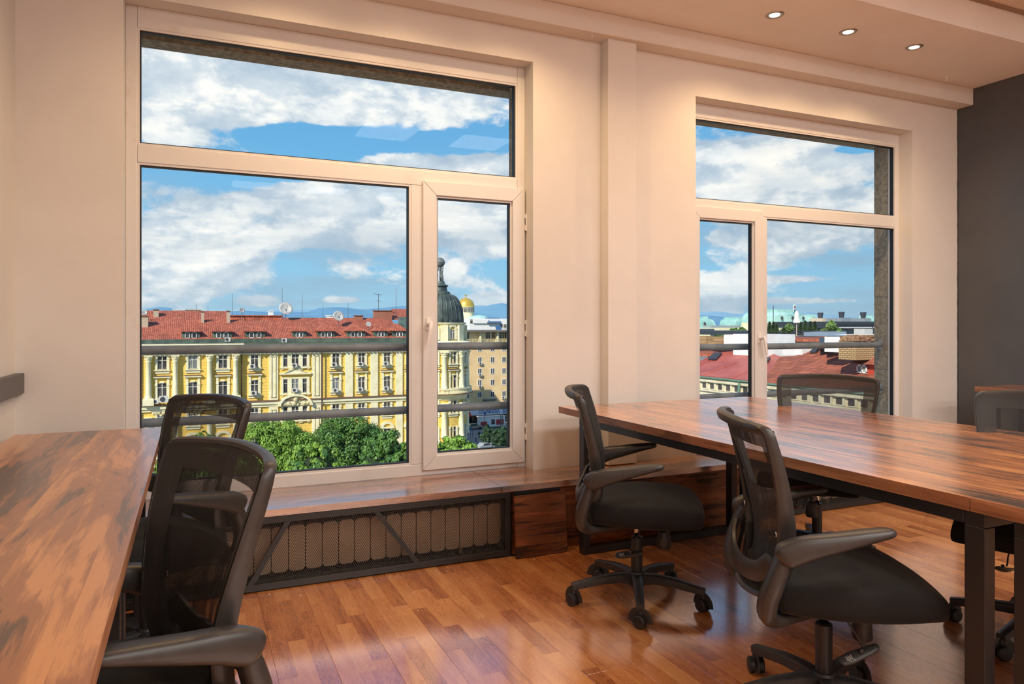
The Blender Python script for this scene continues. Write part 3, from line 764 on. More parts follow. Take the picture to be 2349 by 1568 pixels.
    # ---- uprights that curl under the seat, crossbar, armrests
    for s_ in (-1, 1):
        pth = smoothpath([(-.182, s_*.236, .575), (-.198, s_*.240, .53), (-.216, s_*.238, .475), (-.229, s_*.226, .425), (-.226, s_*.205, .378), (-.196, s_*.175, .353), (-.14, s_*.14, .349), (-.07, s_*.10, .350)], 4)
        n_ = len(pth)
        szs = []
        for i in range(n_):
            k_ = i/(n_-1); szs.append((.030*(1-k_)+.030*k_ if k_ < .6 else .026, .020+.010*math.sin(PI*min(1, k_*1.3))*.6-.009*max(0, k_-.6)/.4))
        m = MB().sweep(pth, [(b, a) for a, b in szs], up=(0, 1, 0), n=12, p=3.2)
        m.build('back_support', M_plasgrey, t_, auto=60)
        y = s_*.262
        ap = smoothpath([(-.208, y-s_*.004, .552), (-.185, y, .568), (-.13, y+s_*.004, .588), (-.06, y+s_*.004, .604), (.02, y+s_*.002, .622), (.075, y-s_*.002, .632), (.100, y-s_*.004, .634)], 4)
        n_ = len(ap); sz = []
        for i in range(n_):
            k_ = i/(n_-1)
            hh = .018+.020*math.sin(PI*min(1, k_*1.15+.12))**1.2*(1-k_)**.4 if k_ < .99 else .004
            hh = interp([(0, .018), (.12, .036), (.25, .037), (.45, .028), (.7, .017), (.9, .011), (.97, .008), (1.0, .003)], k_)
            ww = interp([(0, .016), (.1, .026), (.3, .030), (.6, .033), (.85, .028), (.96, .018), (1.0, .005)], k_)
            sz.append((ww, hh))
        m = MB().sweep(ap, sz, n=16, p=3.0)
        m.build('armrest', M_plasgrey, t_, auto=50)
    cb = smoothpath([(-.214, -.205, .525), (-.236, -.16, .487), (-.252, -.08, .468), (-.256, 0, .462), (-.252, .08, .468), (-.236, .16, .487), (-.214, .205, .525)], 4)
    MB().sweep(cb, (.010, .030), n=10, p=3.5).build('crossbar', M_plasgrey, t_, auto=50)
    for s_ in (-1, 1):
        MB().lathe([(.001, 0), (.008, 0), (.009, -.004), (.001, -.005)], n=12).xf(Matrix.Translation((-.198, s_*.186, .60)) @ Matrix.Rotation(R(-90), 4, 'Y')).build('bolt', M_chrome, t_, smooth=True)
    return t_
chairs = [  # x, y, yaw, base angle, dz, label
 (1.774, 2.637, -32.3, -121, 'black office chair seen from its side at the near corner of the long desk'),
 (1.789, 1.636, -28.7, 19.5, 'large black mesh office chair in the foreground before the long desk, seen from behind'),
 (-.169, 1.677, 201.8, 100, 'black mesh office chair with rounded back nearest the viewer at the left desk'),
 (-.145, 2.859, 210.4, 60, 'black mesh office chair at the left desk nearest the big window, see-through back'),
 (2.96, 2.75, 211, -20, 'black office chair behind the long desk before the right window'),
 (2.94, 1.67, 201, 115, 'black office chair behind the long desk by the charcoal wall, cut by frame'),
]
proto = make_chair()
for i, (x, y, a, ba, lab) in enumerate(chairs):
    o = proto if i == 0 else copy_tree(proto)
    o.location = (x, y, 0); o.rotation_euler = (0, 0, R(a)); tag(o, lab, 'chair', 'black mesh office chairs')
    kk = 0
    for ch in o.children:
        if i == 1 and ch.name.startswith('lever_paddle'): ch.location = (.062, -.118, .234); ch.rotation_euler = (R(38), R(-14), R(14))
        if i == 1 and ch.name.startswith('lever_cable'): ch.scale = (-1, 1, 1); ch.location = (.045, 0, 0)
        if ch.name.startswith('base_leg'): ch.rotation_euler = (0, 0, R(ba-a)+kk*2*PI/5); kk += 1
#EXTERIOR
# ================================================================== OUTSIDE: the square, buildings, trees, hills
ZS = -26.0      # street level
def P1(zx, zy, Y=150.): return onY(300+zx/3.015, 580+zy/3.015, Y)     # reading of the facade through the big pane
def P2(zx, zy, Y): return onY(940+zx/2.903, 560+zy/2.903, Y)          # through the casement
def D3(zx, zy, d): return atD(1560+zx/4.195, 640+zy/4.195, d)         # through the right window
def onPlane(zx, zy, p0, nrm):
    D = ray(1560+zx/4.195, 640+zy/4.195); o_ = Vector((0, 0, CAMH)); n = Vector(nrm)
    k = (Vector(p0)-o_).dot(n)/D.dot(n); return o_+D*k

def stone(c1, c2, line, bw=1.5, bh=.6):
    def f(T, b, out):
        x, y, z = T.sep(T.pos())[:]
        br = T.n.new('ShaderNodeTexBrick'); T.put(br.inputs['Vector'], T.comb(T.m('ADD', x, y), z, 0.0))
        br.inputs['Scale'].default_value = 1; br.inputs['Brick Width'].default_value = bw; br.inputs['Row Height'].default_value = bh
        br.inputs['Mortar Size'].default_value = .035; br.inputs['Mortar Smooth'].default_value = .3
        br.inputs['Color1'].default_value = c1; br.inputs['Color2'].default_value = c1; br.inputs['Mortar'].default_value = line
        n = T.noise(T.pos(), .35, 6, .6)
        T.put(b.inputs['Base Color'], T.mix(T.ss(n, .4, .7, 0, .5), br.outputs[0], c2))
    return f
M_yel = mat('yellow_stucco', rough=.85, fn=stone(lin(240, 204, 104), lin(226, 184, 84), lin(200, 160, 74)))
M_cream = mat('cream_stucco', rough=.85, fn=speckle(lin(228, 218, 176), lin(240, 232, 196), .6, 6, co='P'))
M_creamd = mat('cream_ornament', rough=.85, fn=speckle(lin(196, 182, 138), lin(226, 214, 172), 1.6, 6, co='P'))
M_brownledge = mat('brown_ledge_capping', lin(120, 84, 62), .7)
M_pane = mat('dark_window_pane', rough=.12, fn=speckle(lin(52, 52, 54), lin(86, 84, 84), .5, 3, co='P'))
M_curt = mat('curtained_window_pane', rough=.3, fn=speckle(lin(120, 124, 122), lin(150, 152, 148), .8, 3, co='P'))
M_wframe = mat('pale_window_paint', lin(214, 206, 190), .6)
M_copper = mat('green_black_copper_roof', rough=.55, fn=speckle(lin(66, 80, 72), lin(96, 112, 98), .7, 6, co='P'))
M_dome = mat('dark_copper_dome', rough=.45, fn=speckle(lin(50, 58, 58), lin(84, 96, 88), .6, 6, co='P'))
M_verd = mat('turquoise_copper', rough=.7, fn=speckle(lin(138, 186, 178), lin(170, 208, 200), .15, 5, co='P'))
def tilef(c1, c2, c3, pw=.32, ph=.42, axis='x'):
    def f(T, b, out):
        x, y, z = T.sep(T.pos())[:]
        a = x if axis == 'x' else y; h = T.m('MULTIPLY', z, 1.9 if axis == 'x' else 3.0)
        ia = T.m('FLOOR', T.m('DIVIDE', a, pw)); ih = T.m('FLOOR', T.m('DIVIDE', h, ph))
        rn = T.white(T.comb(ia, ih, 1.0)); n = T.noise(T.pos(), .25, 6, .65)
        row = T.m('FRACT', T.m('DIVIDE', h, ph)); cl = T.m('FRACT', T.m('DIVIDE', a, pw))
        hgt = T.m('ADD', T.m('MULTIPLY', T.m('SUBTRACT', 1.0, row), .10), T.m('MULTIPLY', T.m('SINE', T.m('MULTIPLY', cl, PI)), .07))
        c = T.mix(rn, c1, c2); c = T.mix(T.ss(n, .45, .75, 0, .75), c, c3)
        edge = T.m('MULTIPLY', T.ss(row, .82, .97), .55)
        edge = T.m('MAXIMUM', edge, T.m('MULTIPLY', T.ss(T.m('ABSOLUTE', T.m('SUBTRACT', cl, .5)), .36, .5), .45))
        c = T.mix(edge, c, lin(84, 40, 30))
        T.put(b.inputs['Base Color'], c)
        bp = T.n.new('ShaderNodeBump'); bp.inputs['Strength'].default_value = .8; bp.inputs['Distance'].default_value = 1.0; T.put(bp.inputs['Height'], hgt); T.put(b.inputs['Normal'], bp.outputs[0])
    return f
M_tile = mat('red_clay_tiles', rough=.85, fn=tilef(lin(160, 80, 58), lin(194, 110, 82), lin(128, 70, 54), .34, .52))
M_tile2 = mat('mottled_clay_tiles', rough=.9, fn=tilef(lin(150, 80, 58), lin(188, 108, 80), lin(104, 66, 54), .34, .8, 'y'))
M_acw = mat('grey_white_unit_casing', lin(206, 204, 198), .5)
M_acd = mat('unit_fan_grille', lin(66, 66, 68), .6)
M_steel = mat('thin_grey_mast', lin(110, 112, 116), .5, .3)
M_dish = mat('pale_dish', rough=.5, fn=speckle(lin(172, 172, 168), lin(190, 188, 182), .9, 4, co='P'))
M_asph = mat('grey_paving', rough=.9, fn=speckle(lin(122, 120, 116), lin(140, 138, 132), .2, 6, co='P'))
M_drain = mat('dark_drainpipe', lin(78, 58, 48), .6)

tag(MB().quad((-900, 30, ZS), (1500, 30, ZS), (1500, 1600, ZS), (-900, 1600, ZS)).build('ground', M_asph), kind=S)

# ---- repeated meshes for the facade
def window_mesh(w_, h, d=.18, cross=.68):
    m = MB(); t1 = .09
    m.mat = 1; m.box(-w_/2, w_/2, .02, .10, 0, h)
    m.mat = 0
    m.box(-w_/2, -w_/2+t1, -.06, .05, 0, h); m.box(w_/2-t1, w_/2, -.06, .05, 0, h); m.box(-w_/2, w_/2, -.06, .05, h-t1, h); m.box(-w_/2, w_/2, -.06, .05, 0, t1)
    if w_ > 1.1: m.box(-.07, .07, -.08, .05, 0, h)
    m.box(-w_/2, w_/2, -.07, .05, h*cross-.05, h*cross+.05)
    return m
_wc = {}
def add_window(parent, x, z, w_, h, Y, rz=0, pane=None, loc=None):
    key = (round(w_, 1), round(h, 1), pane.name if pane else '')
    if key not in _wc: _wc[key] = window_mesh(key[0], key[1]).mesh('window', [M_wframe, pane or M_pane])
    return inst('window', _wc[key], parent, loc or (x, Y, z), (0, 0, rz))
def surround(w_, h, style):
    """moulded cream surround; origin at window bottom centre, front towards -y"""
    m = MB(); m.mat = 0; a = w_/2; b = .42
    m.box(-a-b, -a, -.22, .02, -.1, h+.1); m.box(a, a+b, -.22, .02, -.1, h+.1)
    m.box(-a-b, a+b, -.16, .02, -.75, -.25); m.box(-a-b-.18, a+b+.18, -.36, .02, -.25, -.08)
    m.box(-a-b-.05, -a+.0, -.3, .02, h-.5, h-.2); m.box(a, a+b+.05, -.3, .02, h-.5, h-.2)
    if style == 1:      # hooded
        m.box(-a-b, -a, -.2, .02, h+.1, h+1.05); m.box(a, a+b, -.2, .02, h+.1, h+1.05)
        m.box(-.35, .35, -.34, .02, h+.02, h+.32)
        m.box(-a-b-.25, a+b+.25, -.5, .02, h+1.0, h+1.28); m.mat = 1; m.box(-a-b-.32, a+b+.32, -.58, .02, h+1.28, h+1.40); m.mat = 0
    return m
ybld = thing('yellow_palace', 'long yellow and cream ornate palace with a red tiled roof and dormers', 'building')
xl, xr = P1(-320, 800).x, P1(2060, 800).x
xs1 = P1(765, 800).x; xs2 = P1(1318, 800).x
bx(xl, xs1, 149.5, 158, ZS, -4.3).build('facade_wall', M_yel, ybld)
bx(xs1, xs2, 150, 158, ZS, -4.3).build('facade_wall', M_yel, ybld)
bx(xs2, xr, 150.05, 158, ZS, -4.3).build('facade_wall', M_yel, ybld)
for (a, b, yy, zt) in ((xl, xs1, 149.5, -1.62), (xs1, xs2+.6, 149.9, -1.8), (xs2+.6, xr, 150., -1.8)):
    m = MB(); m.box(a, b, yy-.35, yy+.5, -4.6, -3.9); m.box(a-.2, b+.2, yy-.8, yy+.5, -3.9, -3.3); m.box(a-.4, b+.4, yy-1.25, yy+.5, -3.3, -2.3)
    m.build('cornice', M_cream, ybld)
    x = a; mm = MB()
    while x < b-.4: mm.box(x, x+.35, yy-.95, yy-.34, -4.2, -3.9); x += .8
    tag(mm.build('cornice_dentils', M_creamd, ybld), kind='stuff')
bx(xl, xr, 148.2, 150.6, -2.3, -1.5).build('gutter', M_copper, ybld)
for zx in (75, 765, 1318):
    p = P1(zx, 800); MB().tube((p.x, 149.35, ZS), (p.x, 149.35, -4.3), .11, 8).build('drainpipe', M_drain, ybld)
# belt cornice
for (a, b, yy) in ((xl, xs1, 149.5), (xs1, xr, 150)):
    m = MB(); m.mat = 0; m.box(a, b, yy-.35, yy+.1, -15.0, -14.5); m.box(a, b, yy-.6, yy+.1, -14.5, -13.9); m.mat = 1; m.box(a, b, yy-.8, yy+.1, -13.9, -13.7)
    m.build('belt_cornice', [M_cream, M_brownledge], ybld)
# windows and surrounds
rows = [(-7.15, 2.45, 0), (-12.45, 2.75, 1), (-17.9, 2.7, 0), (-23.6, 2.8, 2)]
_sc = {}
cols = []
for zx, w_ in ((218, 1.6), (430, 1.6), (637, 1.6)): cols.append((P1(zx, 800).x, w_, 149.5, 'L'))
for zx in (857, 1418, 1596, 1772, 1935): cols.append((P1(zx, 800).x, 1.4, 150 if zx < 1300 else 150.05, 'R'))
acs = []
for ci, (x, w_, yy, sec) in enumerate(cols):
    for ri, (zb, h, st) in enumerate(rows):
        key = (w_, h, st == 1)
        if key not in _sc: _sc[key] = surround(w_, h, 1 if st == 1 else 0).mesh('window_surround', [M_cream, M_brownledge])
        pn = M_curt if (ci*3+ri*5) % 7 == 3 else M_pane
        add_window(ybld, x, zb, w_, h, yy-.05, pane=pn)
        inst('window_surround', _sc[key], ybld, (x, yy, zb))
        if st == 2:    # arched hood above the lowest row
            m = MB(); r0, r1 = w_/2+.15, w_/2+.75; zc = zb+h+.35
            for k_ in range(12):
                a, b = PI*k_/12, PI*(k_+1)/12
                m.prism([(x+r0*math.cos(a), zc+r0*math.sin(a)*.8), (x+r1*math.cos(a), zc+r1*math.sin(a)*.8), (x+r1*math.cos(b), zc+r1*math.sin(b)*.8), (x+r0*math.cos(b), zc+r0*math.sin(b)*.8)], 'y', yy-.35, yy)
            m.box(x-r1-.1, x+r1+.1, yy-.4, yy, zc-.3, zc)
            m.build('arched_hood', M_cream, ybld)
# giant columns on the left section
colm = MB().lathe([(.78, 0), (.82, .25), (.70, .45), (.66, .6), (.60, 3.5), (.54, 7.3), (.62, 7.4), (.66, 7.6), (.60, 7.7), (.80, 8.0), (.86, 8.4), (.9, 8.5)], n=16)
colm.box(-.9, .9, -.9, .6, 8.5, 8.75); cm = colm.mesh('column', M_cream, True); cm.set_sharp_from_angle(angle=R(45))
pdm = MB().box(-1.1, 1.1, -1.05, .5, 0, 1.3).box(-1.0, 1.0, -.95, .5, 1.3, 1.5).mesh('pedestal', M_cream)
for zx in (122, 308, 545, 725, -110):
    p = P1(zx, 800, 149)
    inst('column', cm, ybld, (p.x, 149.0, -12.4-.0), scale=(.78, .78, .905)); inst('pedestal', pdm, ybld, (p.x, 149.0, -13.75), scale=(.85, .85, .9))
    inst('column', cm, ybld, (p.x, 149.1, -23.5), scale=(.78, .78, .86)); inst('pedestal', pdm, ybld, (p.x, 149.1, -25.1))
# flat pilasters on the right section
for (a, b, pan) in ((955, 1018, 1), (1253, 1315, 1), (1482, 1535, 0), (1658, 1708, 0), (1832, 1878, 0)):
    xa, xb = P1(a, 800).x, P1(b, 800).x
    m = MB().box(xa, xb, 149.72, 150.1, -13.7, -4.5).box(xa, xb, 149.72, 150.1, ZS, -15.0)
    m.build('pilaster', M_cream, ybld)
    if pan:
        c_ = (xb-xa)*.24; m = MB()
        for (z0, z1) in ((-13.2, -5.0), (-25, -15.6)):
            m.box(xa+c_, xa+c_+.12, 149.6, 149.72, z0, z1); m.box(xb-c_-.12, xb-c_, 149.6, 149.72, z0, z1); m.box(xa+c_, xb-c_, 149.6, 149.72, z1-.12, z1); m.box(xa+c_, xb-c_, 149.6, 149.72, z0, z0+.12)
        m.build('pilaster_moulding', M_creamd, ybld)
# triple window bay
x0, xc, x1 = P1(1070, 800).x, P1(1137, 800).x, P1(1203, 800).x
for ri, (zb, h, st) in enumerate(rows[:3]):
    for (x, w_) in ((x0, .9), (xc, 1.4), (x1, .9)): add_window(ybld, x, zb, w_, h, 149.9, pane=M_curt if (ri == 1 and x == xc) else M_pane)
    m = MB()
    for (a, b) in ((x0-.9, x0-.45), (x0+.45, xc-.7), (xc+.7, x1-.45), (x1+.45, x1+.9)): m.box(a, b, 149.7, 150.02, zb-.6, zb+h+.3)
    m.box(x0-1.1, x1+1.1, 149.6, 150.02, zb-.35, zb-.08); m.box(x0-.9, x1+.9, 149.75, 150.02, zb+h+.05, zb+h+.4)
    m.build('window_surround', M_cream, ybld)
zp = P1(1137, 835).z
m = MB(); m.mat = 0; m.box(x0-1.2, x1+1.2, 149.4, 150.02, zp-.1, zp+.25); m.prism([(xc-1.9, zp+.25), (xc+1.9, zp+.25), (xc, zp+1.15)], 'y', 149.5, 150.02)
m.mat = 1; m.prism([(xc-2.2, zp+.25), (xc-1.9, zp+.25), (xc, zp+1.15), (xc, zp+1.4)], 'y', 149.3, 150.0); m.prism([(xc+2.2, zp+.25), (xc+1.9, zp+.25), (xc, zp+1.15), (xc, zp+1.4)], 'y', 149.3, 150.0)
m.build('pediment', [M_cream, M_creamd], ybld)
# big arched relief over the belt
za, rx, rz_ = -15.0, 3.35, 2.3
m = MB(); seg = 20; m.mat = 0
outer = [(xc+rx*math.cos(PI*k_/seg), za+rz_*math.sin(PI*k_/seg)) for k_ in range(seg+1)]
inner = [(xc+(rx-.5)*math.cos(PI*k_/seg), za+(rz_-.4)*math.sin(PI*k_/seg)) for k_ in range(seg+1)]
for k_ in range(seg): m.prism([outer[k_], outer[k_+1], inner[k_+1], inner[k_]], 'y', 149.0, 150.0)
m.mat = 1; m.prism(inner, 'y', 149.6, 150.0)
random.seed(5)
for k_ in range(46):
    a = random.random()*PI; q = random.random()**.5*.85; r_ = random.uniform(.16, .36)
    m.sphere((xc+(rx-.6)*q*math.cos(a), 149.55, za+.1+(rz_-.6)*q*math.sin(a)), r_, 7, 5)
m.sphere((xc, 149.4, za+1.2), .5, 10, 7)
m.build('arched_relief', [M_cream, M_creamd], ybld)
for zx in (200, 430): # carved relief panels below the left belt
    x = P1(zx, 800).x; m = MB()
    for k_ in range(16): m.sphere((x+random.uniform(-1.5, 1.5), 149.4, -15.45+random.uniform(-.3, .3)), random.uniform(.18, .34), 7, 5)
    m.build('carved_relief', M_creamd, ybld)
# roofs
def slope(zb, zt, yb, yt, a, b, name, mt, parent, a2=None, b2=None):
    m = MB(); a2 = a if a2 is None else a2; b2 = b if b2 is None else b2
    i = len(m.v); m.v += [(a, yb, zb), (b, yb, zb), (b2, yt, zt), (a2, yt, zt), (a, yb, zb-.25), (b, yb, zb-.25), (b2, yt, zt-.6), (a2, yt, zt-.6)]
    for q in ((0, 1, 2, 3), (7, 6, 5, 4), (0, 4, 5, 1), (1, 5, 6, 2), (3, 2, 6, 7), (0, 3, 7, 4)): m.face(q)
    return m.build(name, mt, parent)
xm = P1(1060, 450).x; xe = P1(1880, 450).x
slope(-1.45, 2.25, 149.2, 158, xl, xm, 'roof', M_tile, ybld); slope(-1.45, 2.75, 149.2, 158.6, xm, xe+5, 'roof', M_tile, ybld, xm, xe-2.5)
bx(xl, xe, 158, 164, -4, 2.1).build('roof_back', M_tile, ybld)
slope(1.8, 4.3, 166, 172, P1(-300, 400, 168).x, P1(690, 400, 168).x, 'roof', M_tile, ybld)
slope(-1.6, 3.0, 149.1, 157.5, xe-1, xr+3, 'copper_hip', M_copper, ybld, xe+1, xr+3)
slope(2.6, 5.0, 160, 166, P1(1780, 420, 160).x, P1(2100, 420, 160).x, 'roof', M_tile, ybld, P1(1850, 420, 160).x, P1(2100, 420, 160).x)
# dormers
for zx, hw, two in ((415, 66, 1), (633, 70, 1), (860, 72, 1), (1165, 50, 0), (1350, 62, 1), (1557, 66, 1), (1728, 50, 0), (1855, 52, 0)):
    p = P1(zx, 560); h_ = abs(P1(zx+hw, 560).x-p.x); x = p.x; ww = h_*.95; h_ *= 1.1
    d_ = bx(x-ww, x+ww, 149.7, 154, -1.9, .05).build('dormer', M_copper, ybld)
    m = MB(); i = 0; e = .05
    m.v = [(x-h_, 149.2, e), (x+h_, 149.2, e), (x+h_, 153.4, e+.05), (x-h_, 153.4, e+.05), (x, 151.2, e+1.45), (x, 157, e+1.45), (x-h_, 149.2, e-.14), (x+h_, 149.2, e-.14), (x+h_, 153.4, e-.1), (x-h_, 153.4, e-.1)]
    for q in ((0, 1, 4), (1, 2, 5, 4), (3, 0, 4, 5), (2, 3, 5), (6, 7, 1, 0), (7, 8, 2, 1), (9, 6, 0, 3), (9, 8, 7, 6)): m.face(q)
    m.build('dormer_roof', M_tile, d_)
    wm = MB()
    for s_ in ((-.62, .62) if two else (-.36, .36)):
        q = .44 if two else .36; wx = x+s_*(h_*.52 if two else 1)
        f = MB(); f.mat = 1; f.box(wx-q, wx+q, 149.62, 149.69, -1.25, -.22); f.mat = 0
        for (a, b, c, dd) in ((wx-q, wx+q, -.35, -.22), (wx-q, wx+q, -1.35, -1.22), (wx-q, wx-q+.12, -1.3, -.22), (wx+q-.12, wx+q, -1.3, -.22)): f.box(a, b, 149.55, 149.66, c, dd)
        f.build('window', [M_white, M_pane], d_)
# chimneys
M_chim = mat('buff_chimney_render', lin(186, 170, 146), .85); M_brick = mat('red_chimney_brick', rough=.9, fn=stone(lin(168, 92, 70), lin(130, 66, 50), lin(150, 130, 112), .6, .22))
for zx, zt, zb_, w_, mt, Y in ((88, 440, 480, 66, M_chim, 155), (497, 408, 462, 20, M_chim, 157), (675, 405, 460, 22, M_chim, 157), (1742, 402, 446, 122, M_brick, 160), (1575, 436, 446, 55, M_brick, 158), (175, 395, 412, 36, M_chim, 169)):
    a, b = P1(zx-w_/2, zb_, Y), P1(zx+w_/2, zt, Y)
    c_ = bx(a.x, b.x, Y-.5, Y+.8, a.z-1.5, b.z).build('chimney', mt, ybld); bx(a.x-.12, b.x+.12, Y-.65, Y+.95, b.z, b.z+.18).build('chimney_cap', M_brownledge, c_)
# air conditioners hung on the facade
acm = MB(); acm.mat = 0; acm.box(-.5, .5, -.42, 0, 0, .78); acm.mat = 1
acm.lathe([(.0001, 0), (.27, 0), (.29, .03), (.29, .0)], n=14)
i0 = 24  # lathe verts follow the 8 box verts
acm.v[8:] = [(q[0]-.12, -.43-q[2], q[1]+.39) for q in acm.v[8:]]
acme = acm.mesh('air_conditioner', [M_acw, M_acd])
acl = [(843, 783, 'below the topmost palace window beside the drainpipe'), (852, 968, 'below the second-row window beside the drainpipe'), (1133, 777, 'under the centre of the upper triple window'), (1135, 948, 'under the centre of the lower triple window'),
       (1408, 771, 'at the top window one bay past the triple windows'), (1592, 767, 'at the top window two bays past the triple windows'), (1766, 764, 'at the top window three bays past the triple windows'),
       (1417, 949, 'at the second-row window one bay past the triple windows'), (1590, 943, 'at the second-row window two bays past the triple windows'), (1768, 936, 'at the second-row window three bays past the triple windows'),
       (171, 1027, 'on the ledge beside the first giant column'), (352, 1019, 'on the ledge right of the second giant column'), (590, 1006, 'on the ledge right of the third giant column'), (660, 1003, 'on the ledge left of the fourth giant column'), (670, 598, 'on the gutter under the second dormer'), (1063, 604, 'on the gutter between the third and fourth dormers'), (1926, 778, 'at the top window beside the frame'), (1926, 932, 'at the second-row window beside the frame')]
for (zx, zy, lab) in acl:
    yy = 149.0 if zx > 760 else 148.3
    if zy < 610: yy = 148.1
    p = P1(zx, zy, yy); tag(inst('air_conditioner', acme, None, (p.x, yy+.4, p.z-.39)), 'white air conditioner '+lab.replace(', ', ' '), 'air conditioner', 'air conditioners on the yellow palace')
p = P1(228, 1010, 148.2); tag(inst('air_conditioner', acme, None, (p.x, 148.5, p.z-.65), scale=(1.55, 1, 1.6)), 'largest white air conditioner on the palace ledge between the first columns', 'air conditioner', 'air conditioners on the yellow palace')
# dishes and masts on the roof
def dish(zx, zy, r, Y, label, foot):
    p = P1(zx, zy, Y); r_ = r/3.015*Y/1.0/1645*.98
    t_ = thing('satellite_dish', label, 'satellite dish', (p.x, Y, foot))
    h = p.z-foot
    m = MB().lathe([(.0001, -.30*r_), (.35*r_, -.27*r_), (.7*r_, -.15*r_), (1.0*r_, 0), (1.0*r_, .03), (.7*r_, -.12*r_), (.35*r_, -.24*r_), (.0001, -.27*r_)], n=24)
    m.xf(Matrix.Translation((0, 0, h)) @ Matrix.Rotation(R(random.uniform(-12, 28)), 4, 'Z') @ Matrix.Rotation(R(62), 4, 'X')); m.build('reflector', M_dish, t_, smooth=True)
    MB().tube((0, .2, 0), (0, .15, h), .07, 8).build('pole', M_steel, t_)
    m = MB().tube((0, 0, h-r_*.9), (.1*r_, -.9*r_, h+.25*r_), .035, 6).tube((.1*r_, -.9*r_, h+.2*r_), (.1*r_, -1.0*r_, h+.32*r_), .08, 6); m.build('feed_arm', M_steel, t_)
random.seed(11)
dish(1073, 382, 46, 157, 'big pale satellite dish on the tiled roof ridge, largest of the row', 2.2)
dish(1438, 434, 39, 154, 'big upright satellite dish on the tiled roof above the double dormers', .9)
dish(769, 395, 20, 157, 'small satellite dish on a tall pole at the roof ridge', 2.0)
dish(1645, 492, 19, 152.5, 'small satellite dish low on the tiles beside the black roof seam', .1)
dish(92, 410, 19, 157, 'small satellite dish on the white chimney at the roof end', 2.3)
mm = 0
for (zx, zt, zb_, Y, lab) in ((702, 278, 430, 160, 'thin mast on the ridge left of the small pole dish'), (1047, 240, 450, 158, 'tall thin mast behind the biggest satellite dish'), (1186, 288, 440, 162, 'thin mast on the skyline between the two big dishes'), (1503, 340, 445, 160, 'short thin mast right of the upright dish'), (1834, 240, 420, 162, 'tallest thin mast near the green copper hip'), (1330, 362, 445, 162, 'short thin mast left of the upright dish'), (454, 350, 420, 169, 'thin distant mast above the left roof'), (534, 362, 420, 169, 'short distant mast beside the left chimneys')):
    a, b = P1(zx, zt, Y), P1(zx, zb_, Y); tag(MB().tube((a.x, Y, b.z-.4), (a.x, Y, a.z), .055, 6, .03).build('mast', M_steel), lab, 'mast')
p, q = P1(1713, 282, 160), P1(1713, 405, 160); t_ = thing('television_antenna', 'rooftop television antenna on the brick chimney', 'antenna', (q.x, 160, q.z))
h = p.z-q.z; MB().tube((0, 0, 0), (0, 0, h), .07, 6).build('pole', M_steel, t_)
m = MB(); m.tube((-1.0, 0, h), (.8, 0, h-.3), .05, 6)
for k_ in range(6): m.tube((-.9+k_*.32, -.5, h-k_*.05), (-.9+k_*.32, .5, h-k_*.05), .03, 5)
m.tube((-.6, 0, h*.62), (.5, 0, h*.58), .04, 6); m.build('aerial', M_steel, t_)
# low roof plant on the skyline behind the palace
for (zx0, zx1, zt, zb_, Y, lab, mt) in ((292, 372, 392, 412, 230, 'low white rooftop block on the skyline beyond the left roof', M_white), (385, 485, 396, 412, 232, 'low beige rooftop block on the skyline beyond the left roof', M_chim), (962, 986, 404, 440, 240, 'pair of narrow white flues on the skyline', M_white), (1376, 1400, 434, 446, 200, 'small white vent box behind the upright dish', M_white), (690, 1050, 438, 462, 162, 'low pinkish tiled roof behind the ridge between the dishes', M_tile)):
    a, b = P1(zx0, zb_, Y), P1(zx1, zt, Y); m = MB().box(a.x, b.x, Y, Y+6, a.z-12, b.z); m.box(a.x-.2, b.x+.2, Y-.2, Y+6.2, b.z, b.z+.25)
    tag(m.build('rooftop_block', mt), lab, 'building')

# ---- corner tower with dark dome, part of the palace
TY = 153.; TX = onY(1009, 745, TY).x; TR = 5.7
tw = thing('corner_tower', 'round cream corner tower with dark ribbed copper dome and a statue holding a globe', 'tower', (TX, TY, 0))
def lath(name, prof, mt, n=40, sm=35): return MB().lathe(prof, n=n).build(name, mt, tw, auto=sm)
lath('tower_wall', [(TR, ZS), (TR, -4.6)], M_yel)
lath('cornice', [(TR, -4.7), (TR+.5, -4.5), (TR+.6, -4.0), (TR+1.0, -3.6), (TR+1.15, -2.9), (TR+1.2, -2.6), (TR+.3, -2.2)], M_cream)
lath('drum', [(TR-.35, -2.4), (TR-.35, 1.3), (TR+.1, 1.5)], M_yel)
lath('drum_band', [(TR-.3, 1.2), (TR+.1, 1.4), (TR+.25, 1.75)], M_cream)
lath('balcony_slab', [(TR, -15.2), (TR+.4, -14.9), (TR+.6, -14.2), (TR+1.5, -13.9), (TR+1.55, -13.6), (TR, -13.55)], M_cream)
lath('balcony_ledge', [(TR+1.5, -13.85), (TR+1.66, -13.8), (TR+1.66, -13.62), (TR+1.4, -13.6)], M_brownledge)
lath('balustrade_rail', [(TR+1.2, -12.75), (TR+1.5, -12.75), (TR+1.5, -12.5), (TR+1.2, -12.5), (TR+1.2, -12.75)], M_cream)
bal = MB().lathe([(.09, 0), (.14, .2), (.07, .55), (.12, .85)], n=6).mesh('baluster', M_cream)
for k_ in range(72):
    a = R(-170)+k_*R(160/72)
    inst('baluster', bal, tw, ((TR+1.35)*math.cos(a), (TR+1.35)*math.sin(a), -13.6))
prof = []
z0, z1 = 1.7, 8.0; r0, r1 = 5.25, 1.7
for k_ in range(13):
    f = k_/12; prof.append((r1+(r0-r1)*math.cos(f*PI/2)**.72, z0+(z1-z0)*math.sin(f*PI/2)**1.0 if f < 1 else z1))
lath('dome', [(r0+.25, z0-.1), (r0+.2, z0+.15)]+prof, M_dome)
rib = MB().sweep([(p[0]+.03, 0, p[1]) for p in prof], (.11, .14), up=(0, 1, 0), n=6).mesh('dome_rib', M_dome, True)
